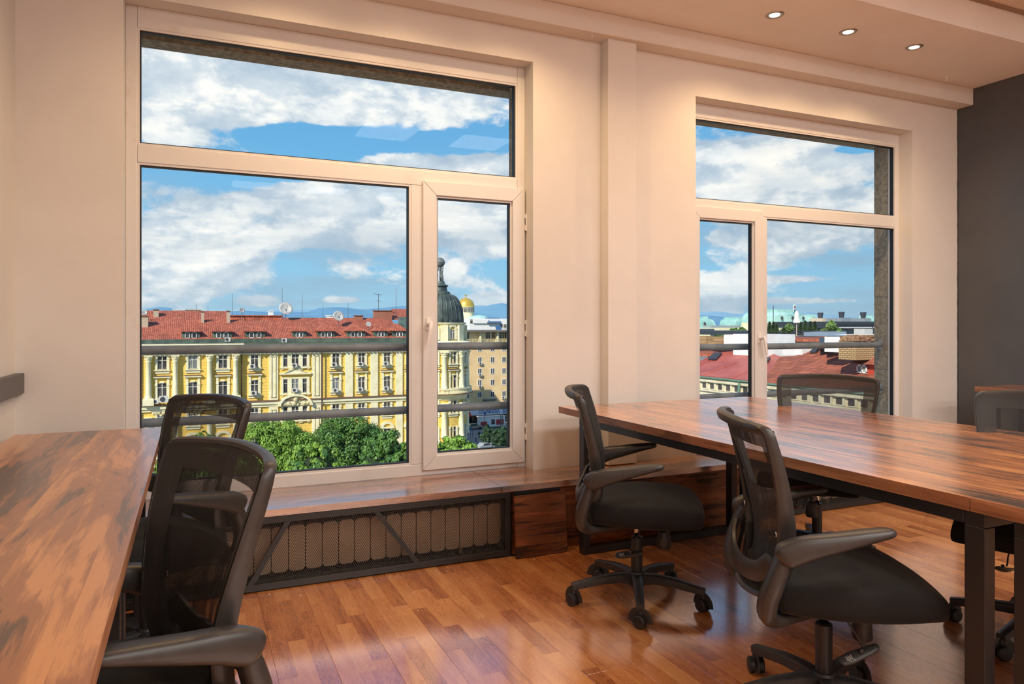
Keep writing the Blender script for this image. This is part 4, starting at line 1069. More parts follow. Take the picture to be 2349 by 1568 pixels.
for k_ in range(28): inst('dome_rib', rib, tw, (0, 0, 0), (0, 0, 2*PI*k_/28))
lath('lantern_base', [(2.0, 7.8), (2.35, 8.0), (2.3, 8.5), (1.7, 8.8), (1.55, 9.6), (1.85, 9.8), (1.8, 10.1), (1.1, 10.4), (1.0, 11.0), (.001, 11.0)], M_dome)
M_bronze = mat('grey_bronze', rough=.6, fn=speckle(lin(92, 98, 96), lin(124, 128, 124), 1.2, 4, co='P'))
for k_ in range(3):
    a = R(-90+k_*120+25); fx_, fy_ = .62*math.cos(a), .62*math.sin(a)
    m = MB()
    m.sweep([(fx_*1.2-.12, fy_*1.2, 10.9), (fx_*1.1-.12, fy_*1.1, 11.9), (fx_-.03, fy_, 12.6)], [(.14, .14), (.19, .19), (.24, .24)], n=8)
    m.sweep([(fx_*1.2+.16, fy_*1.2, 10.9), (fx_*1.15+.14, fy_*1.1, 11.9), (fx_+.05, fy_, 12.6)], [(.14, .14), (.19, .19), (.24, .24)], n=8)
    m.sweep([(fx_, fy_, 12.4), (fx_, fy_, 13.0), (fx_*.95, fy_*.95, 13.55)], [(.26, .22), (.30, .24), (.22, .2)], n=8)
    m.sphere((fx_*1.05, fy_*1.05, 13.85), .21, 8, 6)
    m.sweep([(fx_-.28, fy_, 13.4), (fx_*1.1-.42, fy_*1.1, 13.9), (fx_*.8-.2, fy_*.8, 14.5)], [(.10, .10), (.08, .08), (.07, .07)], n=6)
    m.sweep([(fx_+.28, fy_, 13.4), (fx_*1.1+.42, fy_*1.1, 13.9), (fx_*.8+.2, fy_*.8, 14.5)], [(.10, .10), (.08, .08), (.07, .07)], n=6)
    m.build('statue_figure', M_bronze, tw, smooth=True)
m = MB().sphere((0, 0, 15.15), 1.12, 22, 14); m.lathe([(1.15, 15.05), (1.22, 15.1), (1.22, 15.2), (1.15, 15.25)], n=26); m.lathe([(.5, 13.8), (.35, 14.1)], n=8)
m.build('globe', M_bronze, tw, smooth=True)
for k_ in range(-2, 4):
    ph = R(-90+12+k_*42); ca_, sa_ = math.cos(ph), math.sin(ph)
    for (zb, h, st) in rows:
        o = add_window(tw, 0, 0, 1.5, h, 0, ph+PI/2, loc=(TR*ca_, TR*sa_, zb)); key = (1.4, h, st == 1)
        if key in _sc: inst('window_surround', _sc[key], tw, (TR*ca_, TR*sa_, zb), (0, 0, ph+PI/2))
    add_window(tw, 0, 0, 1.2, 2.1, 0, ph+PI/2, loc=((TR-.33)*ca_, (TR-.33)*sa_, -1.9), pane=M_curt)
    m = MB()
    for q in range(10):
        a, b = PI*q/10, PI*(q+1)/10
        m.prism([(.62*math.cos(a), .25+.62*math.sin(a)), (1.1*math.cos(a), .25+1.1*math.sin(a)), (1.1*math.cos(b), .25+1.1*math.sin(b)), (.62*math.cos(b), .25+.62*math.sin(b))], 'y', -.25, .1)
    m.box(-1.1, -.62, -.2, .1, -2.0, .25); m.box(.62, 1.1, -.2, .1, -2.0, .25)
    o = m.build('window_arch', M_cream, tw); o.location = ((TR-.33)*ca_, (TR-.33)*sa_, 0); o.rotation_euler = (0, 0, ph+PI/2)
    a = ph+R(21); rr = TR+.25
    inst('column', cm, tw, (rr*math.cos(a), rr*math.sin(a), -12.5), (0, 0, a+PI/2), scale=(1, 1, .91)); inst('column', cm, tw, (rr*math.cos(a), rr*math.sin(a), -23.0), (0, 0, a+PI/2), scale=(1, 1, .84))
    o = bx(-.8, .8, -.7, .3, 0, 3.4).build('drum_buttress', M_cream, tw); o.location = ((TR-.35)*math.cos(a), (TR-.35)*math.sin(a), -2.2); o.rotation_euler = (0, 0, a+PI/2)
xc_ = TX+TR-1.5
bx(xr-TX-3, -TR+1, -3, 5, ZS, -3).build('side_wall', M_yel, tw)

# ---- beige hotel block beyond the street
HYY = 185.
hb = thing('beige_hotel', 'plain beige hotel block with rows of small white windows and a shop front', 'building')
M_beige = mat('peach_beige_render', rough=.9, fn=speckle(lin(216, 184, 134), lin(226, 198, 150), .5, 7, co='P'))
hx0, hx1 = P2(250, 800, HYY).x, P2(980, 800, HYY).x
zr = P2(500, 655, HYY).z; zbas = P2(500, 1105, HYY).z
bx(hx0, hx1, HYY, HYY+16, zbas, zr).build('facade_wall', M_beige, hb)
bx(hx0-.6, hx1, HYY-1.6, HYY+.2, zbas-.2, zbas+.25).build('canopy_slab', M_cream, hb)
pitch = P2(550, 800, HYY).x-P2(466, 800, HYY).x
winm = MB(); winm.mat = 1; winm.box(-.56, .56, -.02, .05, 0, 1.5); winm.mat = 0
for (a, b, c, d) in ((-.62, -.5, -.05, 1.55), (.5, .62, -.05, 1.55), (-.06, .06, 0, 1.5), (-.62, .62, 1.45, 1.58), (-.66, .66, -.12, .02)): winm.box(a, b, -.09, .04, c, d)
winme = winm.mesh('window', [M_white, M_pane])
zacs = []
for zx in (381, 466, 550, 627, 706, 790, 870):
    for zy in (693, 766, 842, 917, 998):
        p = P2(zx, zy, HYY); inst('window', winme, hb, (p.x, HYY, P2(466, zy+ (4 if zy > 700 else 0), HYY).z-.75))
for (zx, zy, lab) in ((473, 791, 'topmost of three under one window column'), (472, 868, 'middle of three under one window column'), (472, 945, 'lowest of three under one window column'), (626, 1020, 'beneath the lowest window near the pane edge')):
    p = P2(zx, zy, HYY-.8); tag(inst('air_conditioner', acme, None, (p.x, HYY-.3, p.z-.39), scale=(.9, 1, .9)), 'white air conditioner on beige hotel, '+lab, 'air conditioner', 'air conditioners on the beige hotel')
# attic storey with loggia and roof slab
bx(hx0, hx1, HYY+1.5, HYY+14, zr, zr+3.1).build('attic_wall', M_cream, hb)
zq = P2(500, 572, HYY).z
bx(hx0-1, hx1, HYY-1.2, HYY+15, zr+3.1, zr+3.5).build('roof_slab', mat('grey_flat_roof', lin(118, 112, 108), .8), hb)
m = MB(); x = hx0
while x < hx1: m.box(x, x+.08, HYY-.1, HYY, zr, zr+.95); x += .45
m.box(hx0, hx1, HYY-.14, HYY, zr+.95, zr+1.05); m.build('loggia_railing', M_creamd, hb)
for zx in (380, 520, 560, 630, 610, 690, 780): add_window(hb, P2(zx, 610, HYY+1.5).x, zr+.9, 1.4, 1.9, HYY+1.45)
for zx in (470, 585, 660, 740): x = P2(zx, 600, HYY).x; bx(x-.25, x+.25, HYY-.1, HYY+1.5, zr, zr+3.1).build('pier', M_cream, hb)
# shop front below
zg = ZS
bx(hx0, hx1, HYY+1.0, HYY+10, zg, zbas).build('shop_wall', mat('dark_shop_recess', lin(88, 78, 72), .7), hb)
x = hx0+1; ks = 0
while x < hx1-2:
    f_ = bx(x, x+3.0, HYY+.8, HYY+1.0, zg+.2, zbas-2.2).build('shop_window', M_pane if ks % 3 else M_curt, hb); bx(x-.25, x-.05, HYY+.5, HYY+1.0, zg, zbas-.2).build('shop_mullion', M_chim, f_); x += 3.4; ks += 1
def text_mesh(s, size, loc, name, mt, parent, rot=(R(90), 0, 0), ext=.03, w=None):
    cu = bpy.data.curves.new(name, 'FONT'); cu.body = s; cu.size = size; cu.extrude = ext; cu.align_x = 'LEFT'; cu.offset = size*.018
    o = bpy.data.objects.new(name, cu); C.objects.link(o); bpy.context.view_layer.update()
    me = bpy.data.meshes.new_from_object(o.evaluated_get(bpy.context.evaluated_depsgraph_get())); bpy.data.objects.remove(o)
    me.materials.clear(); me.materials.append(mt)
    o2 = bpy.data.objects.new(name, me); C.objects.link(o2); o2.parent = parent; o2.location = loc; o2.rotation_euler = rot
    if w:
        wd = max(v.co.x for v in me.vertices); o2.scale = (w/wd, 1, 1)
    return o2
M_sblue = mat('blue_sign_letters', lin(52, 96, 160), .5)
a, b = P2(403, 1141, HYY-2), P2(900, 1106, HYY-2)
sg = thing('shop_sign', 'long white sign board with blue Cyrillic capital letters over the shop front', 'sign', (a.x, HYY-2.0, a.z))
bx(0, b.x-a.x, 0, .25, 0, 1.55).build('board', mat('white_sign_board', lin(226, 228, 230), .5), sg)
tl = P2(459, 1132, HYY-2.1).x-a.x; tr_ = P2(600, 1132, HYY-2.1).x-a.x
text_mesh('СЛАВЯНСКА', 1.35, (tl, -.03, .36), 'lettering', M_sblue, sg, w=tr_-tl)
text_mesh('БЕС', 1.35, (P2(620, 1132, HYY-2.1).x-a.x, -.03, .36), 'lettering', M_sblue, sg, w=P2(664, 1132, HYY-2.1).x-P2(620, 1132, HYY-2.1).x)
a, b = P2(485, 1047, HYY-.3), P2(578, 1036, HYY-.3)
s2 = thing('small_sign', 'small grey sign strip on the beige wall above the lower guard pipe', 'sign', (a.x, HYY-.3, a.z)); bx(0, b.x-a.x, 0, .2, 0, .62).build('board', M_curt, s2)
text_mesh('ХОТЕЛ РЕСТОРАНТ', .42, (.2, -.03, .14), 'lettering', M_pane, s2, w=(b.x-a.x)*.9)
a, b = P2(505, 1152, HYY-1), P2(602, 1136, HYY-1); tag(bx(a.x, b.x, HYY-1.1, HYY-.9, a.z, b.z).build('banner', mat('yellow_banner', lin(222, 176, 50), .6)), 'yellow banner under the white shop sign', 'banner')
a, b = P2(376, 1140, HYY-2), P2(401, 1116, HYY-2); m = MB(); m.prism([(HYY-3.2, a.z), (HYY-2, b.z), (HYY-2, b.z-.1), (HYY-3.2, a.z-.25)], 'x', a.x-.4, b.x); tag(m.build('awning', mat('red_awning', lin(196, 62, 40), .7)), 'red awning beside the white shop sign', 'awning')
# white roof terrace building with solar panels, behind
wb = thing('white_rooftop_building', 'white rooftop storey with blue solar panels behind the beige hotel', 'building')
Yw = 205.; p = P2(400, 540, Yw); q = P2(980, 500, Yw)
bx(p.x, q.x, Yw, Yw+12, zr+2, q.z+.2).build('wall', M_white, wb); q2 = P2(470, 527, Yw)
m = MB(); a, b, c, d = P2(500, 490, Yw-1), P2(600, 490, Yw-1), P2(622, 524, Yw-3), P2(512, 524, Yw-3); 
def slab4(pts, th=.15):
    m = MB(); P_ = [Vector(x) for x in pts]; n = (P_[1]-P_[0]).cross(P_[2]-P_[0]).normalized()*th
    m.v = [tuple(x) for x in P_]+[tuple(x-n) for x in P_]
    k = len(P_); m.face(tuple(range(k))); m.face(tuple(range(k, 2*k))[::-1])
    for i in range(k): m.face((i, k+i, k+(i+1) % k, (i+1) % k))
    return m
M_solar = mat('blue_solar_panel', lin(52, 88, 128), .25)
def vv(zx, zy, Y): return P2(zx, zy, Y)
def solar(x0_, x1_, zt, zb_, Yt, Yb, skew):
    T1, T2, B2, B1 = P2(x0_, zt, Yt), P2(x1_, zt, Yt), P2(x1_+skew, zb_, Yb), P2(x0_+skew, zb_, Yb); T2.z = T1.z; B2.z = B1.z
    slab4([B1, B2, T2, T1]).build('solar_panel', M_solar, wb)
solar(503, 596, 489, 522, Yw+2, Yw-1, 14); solar(568, 604, 541, 577, Yw-6, Yw-10, 10)
MB().box(P2(420, 500, Yw).x, P2(520, 500, Yw).x, Yw-.5, Yw+8, P2(460, 526, Yw).z, P2(460, 498, Yw).z).build('parapet_block', M_white, wb)
for zx in (415, 612, 640): add_window(wb, P2(zx, 520, Yw-.6).x, P2(zx, 556 if zx > 500 else 526, Yw).z, 1.0, 1.2, Yw-.1)

# ---- gold domed cathedral far away
cy = 430.; cp = onY(1068.5, 745, cy)
ct = thing('gold_domed_cathedral', 'distant cathedral with a gilded dome, cross and pale green lower domes', 'church', (cp.x, cy, 0))
M_gold = mat('gilded_dome', lin(240, 196, 84), .3, .55); k2 = cy/1645*1.075/2.903
def cz(zy): return CAMH-(zy-537)*k2
rg = 57*k2
MB().lathe([(rg, cz(420)), (rg*1.0, cz(410)), (rg*.93, cz(395)), (rg*.8, cz(380)), (rg*.55, cz(368)), (rg*.28, cz(361)), (rg*.1, cz(357)), (.001, cz(356))], n=36).build('gold_dome', M_gold, ct, smooth=True)
MB().lathe([(rg*.95, cz(480)), (rg*.95, cz(423)), (rg*1.03, cz(421)), (rg*1.03, cz(418))], n=32).build('drum', M_cream, ct)
for q in range(16):
    a = 2*PI*q/16; o = inst('window', _wc[list(_wc)[0]], ct, (rg*.96*math.cos(a), rg*.96*math.sin(a), cz(455)), (0, 0, a+PI/2), (1.1, 1, 1.5))
m = MB().box(-.2, .2, -.2, .2, cz(358), cz(333)).box(-1.0, 1.0, -.2, .2, cz(346), cz(342)); m.build('cross', M_gold, ct)
MB().lathe([(rg*1.25, cz(500)), (rg*1.25, cz(482)), (rg*1.0, cz(478))], n=32).build('lower_drum', M_cream, ct)
o = MB().lathe([(9, 0), (8.6, 2.5), (7, 5), (4, 6.6), (.001, 7.2)], n=28).build('green_half_dome', M_verd, ct, smooth=True); o.location = (5.5, -9, cz(545))
bx(-14, 22, -12, 12, -26, cz(540)).build('nave', M_cream, ct)

# ---- trees
def tree(x, y, top, rx, rz, label, c1, c2, n_cl=150, n_lf=110, ls=.30, seed=1, group=None, tr=True):
    rnd = random.Random(seed)
    t_ = thing('leafy_tree', label, 'tree', (x, y, ZS), 0, group)
    cz_ = top-rz-ZS; m = MB()
    cl = []
    for k_ in range(n_cl):
        a = rnd.random()*2*PI; zz_ = rnd.uniform(-.55, 1); q = math.sqrt(max(0, 1-zz_*zz_)); rr = rnd.uniform(.72, 1.0)
        cl.append((Vector((rx*q*rr*math.cos(a), rx*q*rr*math.sin(a), cz_+rz*zz_*rr)), rnd.uniform(.11, .20)*rx))
    V = m.v; Fc = m.f
    for c_, r_ in cl:
        for k_ in range(n_lf):
            d = Vector((rnd.gauss(0, 1), rnd.gauss(0, 1), rnd.gauss(0, 1)*.8+.35)).normalized()
            p = c_+d*r_*rnd.uniform(.75, 1.08); nrm = (d+Vector((rnd.uniform(-.6, .6), rnd.uniform(-.6, .6), rnd.uniform(-.2, .6)))).normalized()
            u = nrm.cross(Vector((0, 0, 1)));
            if u.length < .1: u = Vector((1, 0, 0))
            u.normalize(); w_ = nrm.cross(u); s_ = ls*rnd.uniform(.7, 1.3)
            i = len(V); V += [tuple(p-u*s_*.5), tuple(p-w_*s_*.75), tuple(p+u*s_*.5), tuple(p+w_*s_*.75)]; Fc.append((i, i+1, i+2, i+3))
    m.mi = [0]*len(Fc)
    tag(m.build('foliage', mat('leaves_'+'%02d' % seed, rough=.6, fn=speckle(c1, c2, .55, 5, co='P')), t_), kind='stuff')
    # solid inner mass, crown shade put into its dark green; trunk
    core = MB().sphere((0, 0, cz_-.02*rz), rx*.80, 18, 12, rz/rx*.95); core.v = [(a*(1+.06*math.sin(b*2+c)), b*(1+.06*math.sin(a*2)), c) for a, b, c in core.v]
    core.build('shaded_crown_core', mat('shaded_leaf_mass', lin(28, 48, 20), .9), t_, smooth=True)
    m = MB().sweep([(0, 0, 0), (.1, 0, cz_*.4), (0, 0, cz_*.9)], [(.40, .40), (.30, .30), (.22, .22)], n=9)
    for a in (0, 2.1, 4.2): m.sweep([(0, 0, cz_*.5), (rx*.25*math.cos(a), rx*.25*math.sin(a), cz_*.75), (rx*.5*math.cos(a), rx*.5*math.sin(a), cz_)], [(.2, .2), (.13, .13), (.06, .06)], n=6)
    m.build('trunk', mat('grey_brown_bark', lin(84, 70, 58), .9), t_, smooth=True)
def crown(u, vtop, d, wpx, label, c1, c2, **kw):
    p = atD(u, vtop, d); rx = wpx/1645*d/2; tree(p.x, p.y, p.z, rx, kw.pop('rz', rx*.75), label, c1, c2, **kw)
g1, g2 = lin(84, 124, 38), lin(136, 172, 60)
d1, d2 = lin(56, 98, 40), lin(98, 138, 58)
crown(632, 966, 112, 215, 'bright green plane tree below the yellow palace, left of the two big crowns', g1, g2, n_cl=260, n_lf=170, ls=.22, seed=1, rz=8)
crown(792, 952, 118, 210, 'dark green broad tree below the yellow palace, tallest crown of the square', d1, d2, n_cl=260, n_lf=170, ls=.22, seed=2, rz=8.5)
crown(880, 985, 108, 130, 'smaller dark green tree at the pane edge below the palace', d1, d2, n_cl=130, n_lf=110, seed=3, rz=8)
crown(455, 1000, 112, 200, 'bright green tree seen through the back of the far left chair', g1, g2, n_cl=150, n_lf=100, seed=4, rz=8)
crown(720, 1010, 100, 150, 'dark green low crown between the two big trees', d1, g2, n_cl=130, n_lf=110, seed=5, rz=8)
crown(1045, 1000, 128, 112, 'light green tree at the foot of the corner tower', lin(84, 126, 40), lin(140, 176, 66), n_cl=110, n_lf=110, seed=6, rz=6)
crown(1000, 1006, 124, 90, 'light green tree behind the casement frame at the tower foot', lin(84, 126, 40), lin(140, 176, 66), n_cl=70, n_lf=100, seed=7, rz=6)
crown(940, 1012, 116, 90, 'green tree low behind the window mullion', g1, g2, n_cl=70, n_lf=100, seed=8, rz=6)
crown(1118, 975, 160, 36, 'small dark round street tree beside the pedestrians', lin(30, 58, 36), lin(52, 84, 48), n_cl=45, n_lf=90, ls=.28, seed=9, rz=2.3)
crown(1150, 978, 152, 46, 'dark round street tree at the pane edge on the square', lin(30, 58, 36), lin(52, 84, 48), n_cl=55, n_lf=90, ls=.28, seed=10, rz=2.6)

# ---- street life
def car(u, v, length, heading, paint, label):
    p = onZ(u, v, ZS); t_ = thing('car', label, 'car', (p.x, p.y, ZS), heading)
    L = length/2
    body = MB().prism([(-L, .35), (-L, .95), (-L+.6, 1.02), (-L+1.1, 1.48), (L-1.7, 1.50), (L-1.0, 1.0), (L-.05, .82), (L, .35)], 'y', -.85, .85)
    body.build('body', paint, t_, bevel=.06)
    MB().prism([(-L+.85, 1.03), (-L+1.2, 1.42), (L-1.75, 1.43), (L-1.25, 1.03)], 'y', -.87, .87).build('side_glass', M_pane, t_)
    for wx in (-L+.8, L-.85):
        for s_ in (-1, 1): MB().lathe([(.001, -.1), (.2, -.1), (.32, -.08), (.32, .08), (.2, .1), (.001, .1)], n=14).xf(Matrix.Translation((wx, s_*.82, .32)) @ Matrix.Rotation(R(90), 4, 'X')).build('wheel', M_rubber, t_)
car(1087, 984, 4.5, 0, mat('beige_car_paint', lin(170, 160, 140), .3, .3), 'pale beige estate car parked on the street by the tower')
car(1103, 972, 4.2, 0.1, mat('dark_car_paint', lin(50, 54, 62), .3, .3), 'dark car behind the beige estate car')
car(1113, 1030, 4.2, .3, mat('silver_car_paint', lin(190, 196, 202), .3, .4), 'silver car partly behind the light green tree at the pane bottom')
# tram / bus stop shelter in red and white
p = onZ(1127, 980, ZS); t_ = thing('kiosk', 'white and red market kiosk behind the small street trees', 'kiosk', (p.x, p.y, ZS))
bx(-3.6, 3.6, -1, 1, .4, 2.9).build('body', M_white, t_); bx(-3.8, 3.8, -1.1, 1.1, 2.9, 3.1).build('roof', M_acw, t_)
bx(-3.4, -1.6, -1.06, -1, .6, 1.8).build('red_panel', mat('kiosk_red', lin(176, 54, 54), .5), t_); bx(1.0, 3.2, -1.06, -1, .8, 2.2).build('red_panel', mat('kiosk_red'), t_); bx(-.4, .6, -1.06, -1, 1.0, 2.3).build('window', M_pane, t_)
for (u, v, s_, lab, mt) in ((1099, 1006, 1, 'pedestrian in dark clothes walking on the square', mat('dark_cloth', lin(34, 34, 42), .8)), (1104, 1004, .97, 'pedestrian in pale blue clothes beside the darker one', mat('pale_blue_cloth', lin(150, 164, 180), .8))):
    p = onZ(u, v, ZS)
    vs = [(0, 0, .95), (0, 0, 1.2), (0, 0, 1.42), (0, 0, 1.52), (0, 0, 1.66), (-.1, 0, .88), (-.13, -.12, .48), (-.13, -.2, .05), (.1, 0, .88), (.12, .1, .48), (.13, .22, .06), (-.2, 0, 1.4), (-.27, .05, 1.12), (-.25, -.05, .86), (.2, 0, 1.4), (.27, -.05, 1.12), (.25, .08, .86)]
    es = [(0, 1), (1, 2), (2, 3), (3, 4), (0, 5), (5, 6), (6, 7), (0, 8), (8, 9), (9, 10), (2, 11), (11, 12), (12, 13), (2, 14), (14, 15), (15, 16)]
    rs = [.15, .14, .15, .06, .11, .1, .075, .05, .1, .075, .05, .07, .05, .035, .07, .05, .035]
    me = bpy.data.meshes.new('person'); me.from_pydata(vs, es, []); o = bpy.data.objects.new('person', me); C.objects.link(o)
    sk = o.modifiers.new('skin', 'SKIN'); 
    for vd, r_ in zip(me.skin_vertices[0].data, rs): vd.radius = (r_, r_)
    me.skin_vertices[0].data[0].use_root = True
    sb = o.modifiers.new('sub', 'SUBSURF'); sb.levels = sb.render_levels = 1; me.materials.append(mt)
    o.location = (p.x, p.y, ZS); o.rotation_euler = (0, 0, R(30)); o.scale = (s_*1.1,)*3; tag(o, lab, 'person')
def pole(u, vb, vt, r, label, sign=None):
    p = onZ(u, vb, ZS); d = p.x*SN+p.y*CS; h = (vb-vt)/1645*d; t_ = thing('street_pole', label, 'pole', (p.x, p.y, ZS)); MB().tube((0, 0, 0), (0, 0, h), r, 8).build('pole', M_steel, t_)
    if sign: MB().lathe([(.001, 0), (.36, 0), (.36, .04), (.001, .04)], n=16).xf(Matrix.Translation((0, -.1, h-.4)) @ Matrix.Rotation(R(90), 4, 'X')).build('sign_disc', sign, t_)
pole(1148.7, 996, 950, .12, 'tall pale lamp pole between the dark street trees'); pole(1152.5, 992, 950, .10, 'second pale pole close beside the tall lamp pole')
pole(1112, 985, 945, .08, 'street sign pole with a blue and red disc before the white shop sign', mat('blue_disc', lin(90, 100, 170), .5))
pole(1079, 1003, 979, .07, 'street sign pole with a blue disc beside the beige car', mat('blue_disc2', lin(60, 110, 160), .5))
pole(1084, 1003, 980, .06, 'plain grey pole beside the blue disc sign')
p = onZ(1113, 1010, ZS); t_ = thing('barrier_boom', 'white horizontal boom on the square before the dark trees', 'barrier', (p.x, p.y, ZS)); MB().tube((0, 0, 0), (0, 0, 1.0), .1, 8).build('post', M_steel, t_); MB().tube((0, 0, 1.0), (5.2, 0, 1.25), .07, 8).build('boom', M_white, t_); MB().tube((4.6, 0, 1.2), (4.2, 0, 0), .05, 6).build('prop', M_white, t_)
for i, u in enumerate((1092, 1108, 1114)): p = onZ(u, (1013, 1020, 1023)[i], ZS); tag(MB().tube((p.x, p.y, ZS), (p.x, p.y, ZS+1.0), .12, 8).build('bollard', M_pane), 'dark bollard on the paving, '+('nearest the pedestrians', 'between the other two', 'nearest the dark trees')[i], 'bollard')

# ================================================================== ROOFSCAPE THROUGH THE RIGHT WINDOW
M_rmetal = mat('red_sheet_metal', rough=.5, fn=speckle(lin(158, 76, 66), lin(182, 98, 84), .25, 6, co='P'))
M_wallcr = mat('stained_cream_wall', rough=.9, fn=speckle(lin(196, 186, 156), lin(220, 212, 184), .5, 7, co='P'))
M_dgrey = mat('dark_grey_cladding', lin(58, 64, 72), .55); M_lgrey = mat('pale_grey_cladding', lin(142, 152, 158), .5)
M_wht = mat('white_roof_render', rough=.8, fn=speckle(lin(222, 222, 220), lin(236, 236, 234), .6, 5, co='P'))
M_ybrick = mat('buff_brick', rough=.9, fn=stone(lin(190, 158, 112), lin(160, 124, 84), lin(92, 74, 58), .52, .20))
EX, EZ = 57.0, -4.85; SL = .32
n_r = Vector((-SL, 0, 1)).normalized(); pr0 = (EX, 60, EZ)
rb = thing('tiled_roof_building', 'low cream building with clay tiled and red sheet metal roof outside the right window', 'building')
def roofpoly(pts, name, mt, th=.25, lift=0):
    P_ = [onPlane(a, b, (EX, 60, EZ+lift), n_r) for a, b in pts]; m = slab4(P_, th)
    return m.build(name, mt, rb)
tl0 = onPlane(835, 965, pr0, n_r)
ytl = tl0.y
def rp(x, y, lift=0): return Vector((x, y, EZ+(x-EX)*SL+lift))
def roofrect(y0, y1, x0, x1, name, mt, y0t=None, y1t=None, lift=0, th=.25):
    return slab4([rp(x0, y0, lift), rp(x1, y0t if y0t is not None else y0, lift), rp(x1, y1t if y1t is not None else y1, lift), rp(x0, y1, lift)], th).build(name, mt, rb)
xt = EX+12.0
A_ = rp(EX-.3, ytl); B_ = onPlane(960, 742, pr0, n_r)
slab4([rp(EX-.3, 34), rp(xt+1.5, 34), onPlane(1410, 600, pr0, n_r), onPlane(1255, 688, pr0, n_r), onPlane(1110, 736, pr0, n_r), B_, A_], .25).build('tiled_roof', M_tile2, rb)
slab4([A_, B_, onPlane(860, 700, pr0, n_r), onPlane(560, 688, pr0, n_r), onPlane(340, 706, pr0, n_r), onPlane(200, 786, pr0, n_r), rp(EX+1.5, 96), rp(EX-.3, 96)], .25).build('metal_roof', M_rmetal, rb)
m = MB()
for yy in [ytl+5*k_ for k_ in range(1, 6)]: 
    a_, b_ = rp(EX-.3, yy, .03), rp(EX+4.5, yy-.8, .03); m.sweep([a_, b_], (.05, .05), n=4)
m.build('roof_seams', M_rmetal, rb)
# skylights on the metal roof
for (pts, nm) in (([(270, 775), (330, 717), (405, 717), (350, 776)], 'skylight'), ([(836, 800), (836, 765), (872, 762), (850, 795)], 'skylight'), ([(1250, 712), (1290, 672), (1345, 672), (1310, 705)], 'skylight')):
    P_ = [onPlane(a, b, (EX, 60, EZ+.12), n_r) for a, b in pts]; s_ = slab4(P_, .2).build('skylight', M_dgrey, rb)
    c_ = sum(P_, Vector())/4; slab4([c_+(q-c_)*.68+Vector((0, 0, .04)) for q in P_], .05).build('pane', M_lgrey, s_)
bx(EX, EX+24, 34, 96, ZS, EZ-.4).build('wall', M_wallcr, rb)
m = MB(); m.box(EX-.55, EX+.1, 34, 96, EZ-.34, EZ-.18); m.build('gutter', mat('verdigris_gutter', lin(104, 136, 118), .6), rb)
m = MB(); m.box(EX-.35, EX+.1, 34, 96, EZ-.8, EZ-.42); m.box(EX-.2, EX+.1, 34, 96, EZ-1.95, EZ-1.75); m.build('eaves_moulding', M_wallcr, rb)
wmm = MB(); wmm.mat = 1; wmm.box(-.03, .02, -.42, .42, 0, .62); wmm.mat = 0; wmm.box(-.16, .02, -.68, -.42, -.1, .75); wmm.box(-.08, .02, -.42, .42, -.1, 0)
wme = wmm.mesh('attic_window', [M_wallcr, M_pane])
y = 36.
while y < 94: inst('attic_window', wme, rb, (EX-.02, y, EZ-1.6)); y += 1.42
m = MB()
p = onPlane(565, 985, (EX-.5, 0, 0), (1, 0, 0)); m.sweep(smoothpath([(EX-.45, p.y, EZ-.3), (EX-.45, p.y, p.z-.3), (EX-.4, p.y+.1, p.z-1.9), (EX-.25, p.y-.5, p.z-2.6), (EX-.2, p.y-1.3, p.z-2.7)], 4), (.14, .14), n=8); m.build('downpipe', mat('verdigris_gutter'), rb)
# dormer with red cheek and white window
dc = onPlane(1760, 905, pr0, n_r)
def q3(zx, zy, Xp): return onPlane(zx, zy, (Xp, 0, 0), (1, 0, 0))
dx = dc.x-.2
a, b = q3(1690, 905, dx), q3(1905, 905, dx); zt_ = q3(1760, 808, dx).z
y0_, y1_ = min(a.y, b.y), max(a.y, b.y)
dr = bx(dx, dx+6, y0_, y1_, dc.z-.6, zt_).build('dormer', mat('red_dormer_paint', lin(182, 66, 46), .6), rb)
m = MB(); m.v = [(dx-.6, y0_-.5, zt_-.05), (dx-.6, y1_+.5, zt_-.05), (dx+7, y1_+.5, zt_+.3), (dx+7, y0_-.5, zt_+.3), (dx+1.5, (y0_+y1_)/2, zt_+1.5), (dx+9, (y0_+y1_)/2, zt_+1.5)]
for q in ((1, 0, 4), (0, 3, 5, 4), (2, 1, 4, 5), (3, 2, 5), (0, 1, 2, 3)): m.face(q)
m.build('dormer_roof', M_tile2, dr)
a, b = q3(1708, 895, dx), q3(1805, 828, dx); ya, yb = min(a.y, b.y), max(a.y, b.y); f = MB(); f.mat = 1; f.box(dx-.05, dx, ya, yb, a.z, b.z); f.mat = 0; ym = (ya+yb)/2
for (c_, d_, e_, g_) in ((ya, ya+.12, a.z, b.z), (yb-.12, yb, a.z, b.z), (ym-.08, ym+.08, a.z, b.z), (ya, yb, a.z-.05, a.z+.12), (ya, yb, b.z-.12, b.z+.05)): f.box(dx-.14, dx-.02, c_, d_, e_, g_)
f.build('window', [M_white, M_curt], dr)
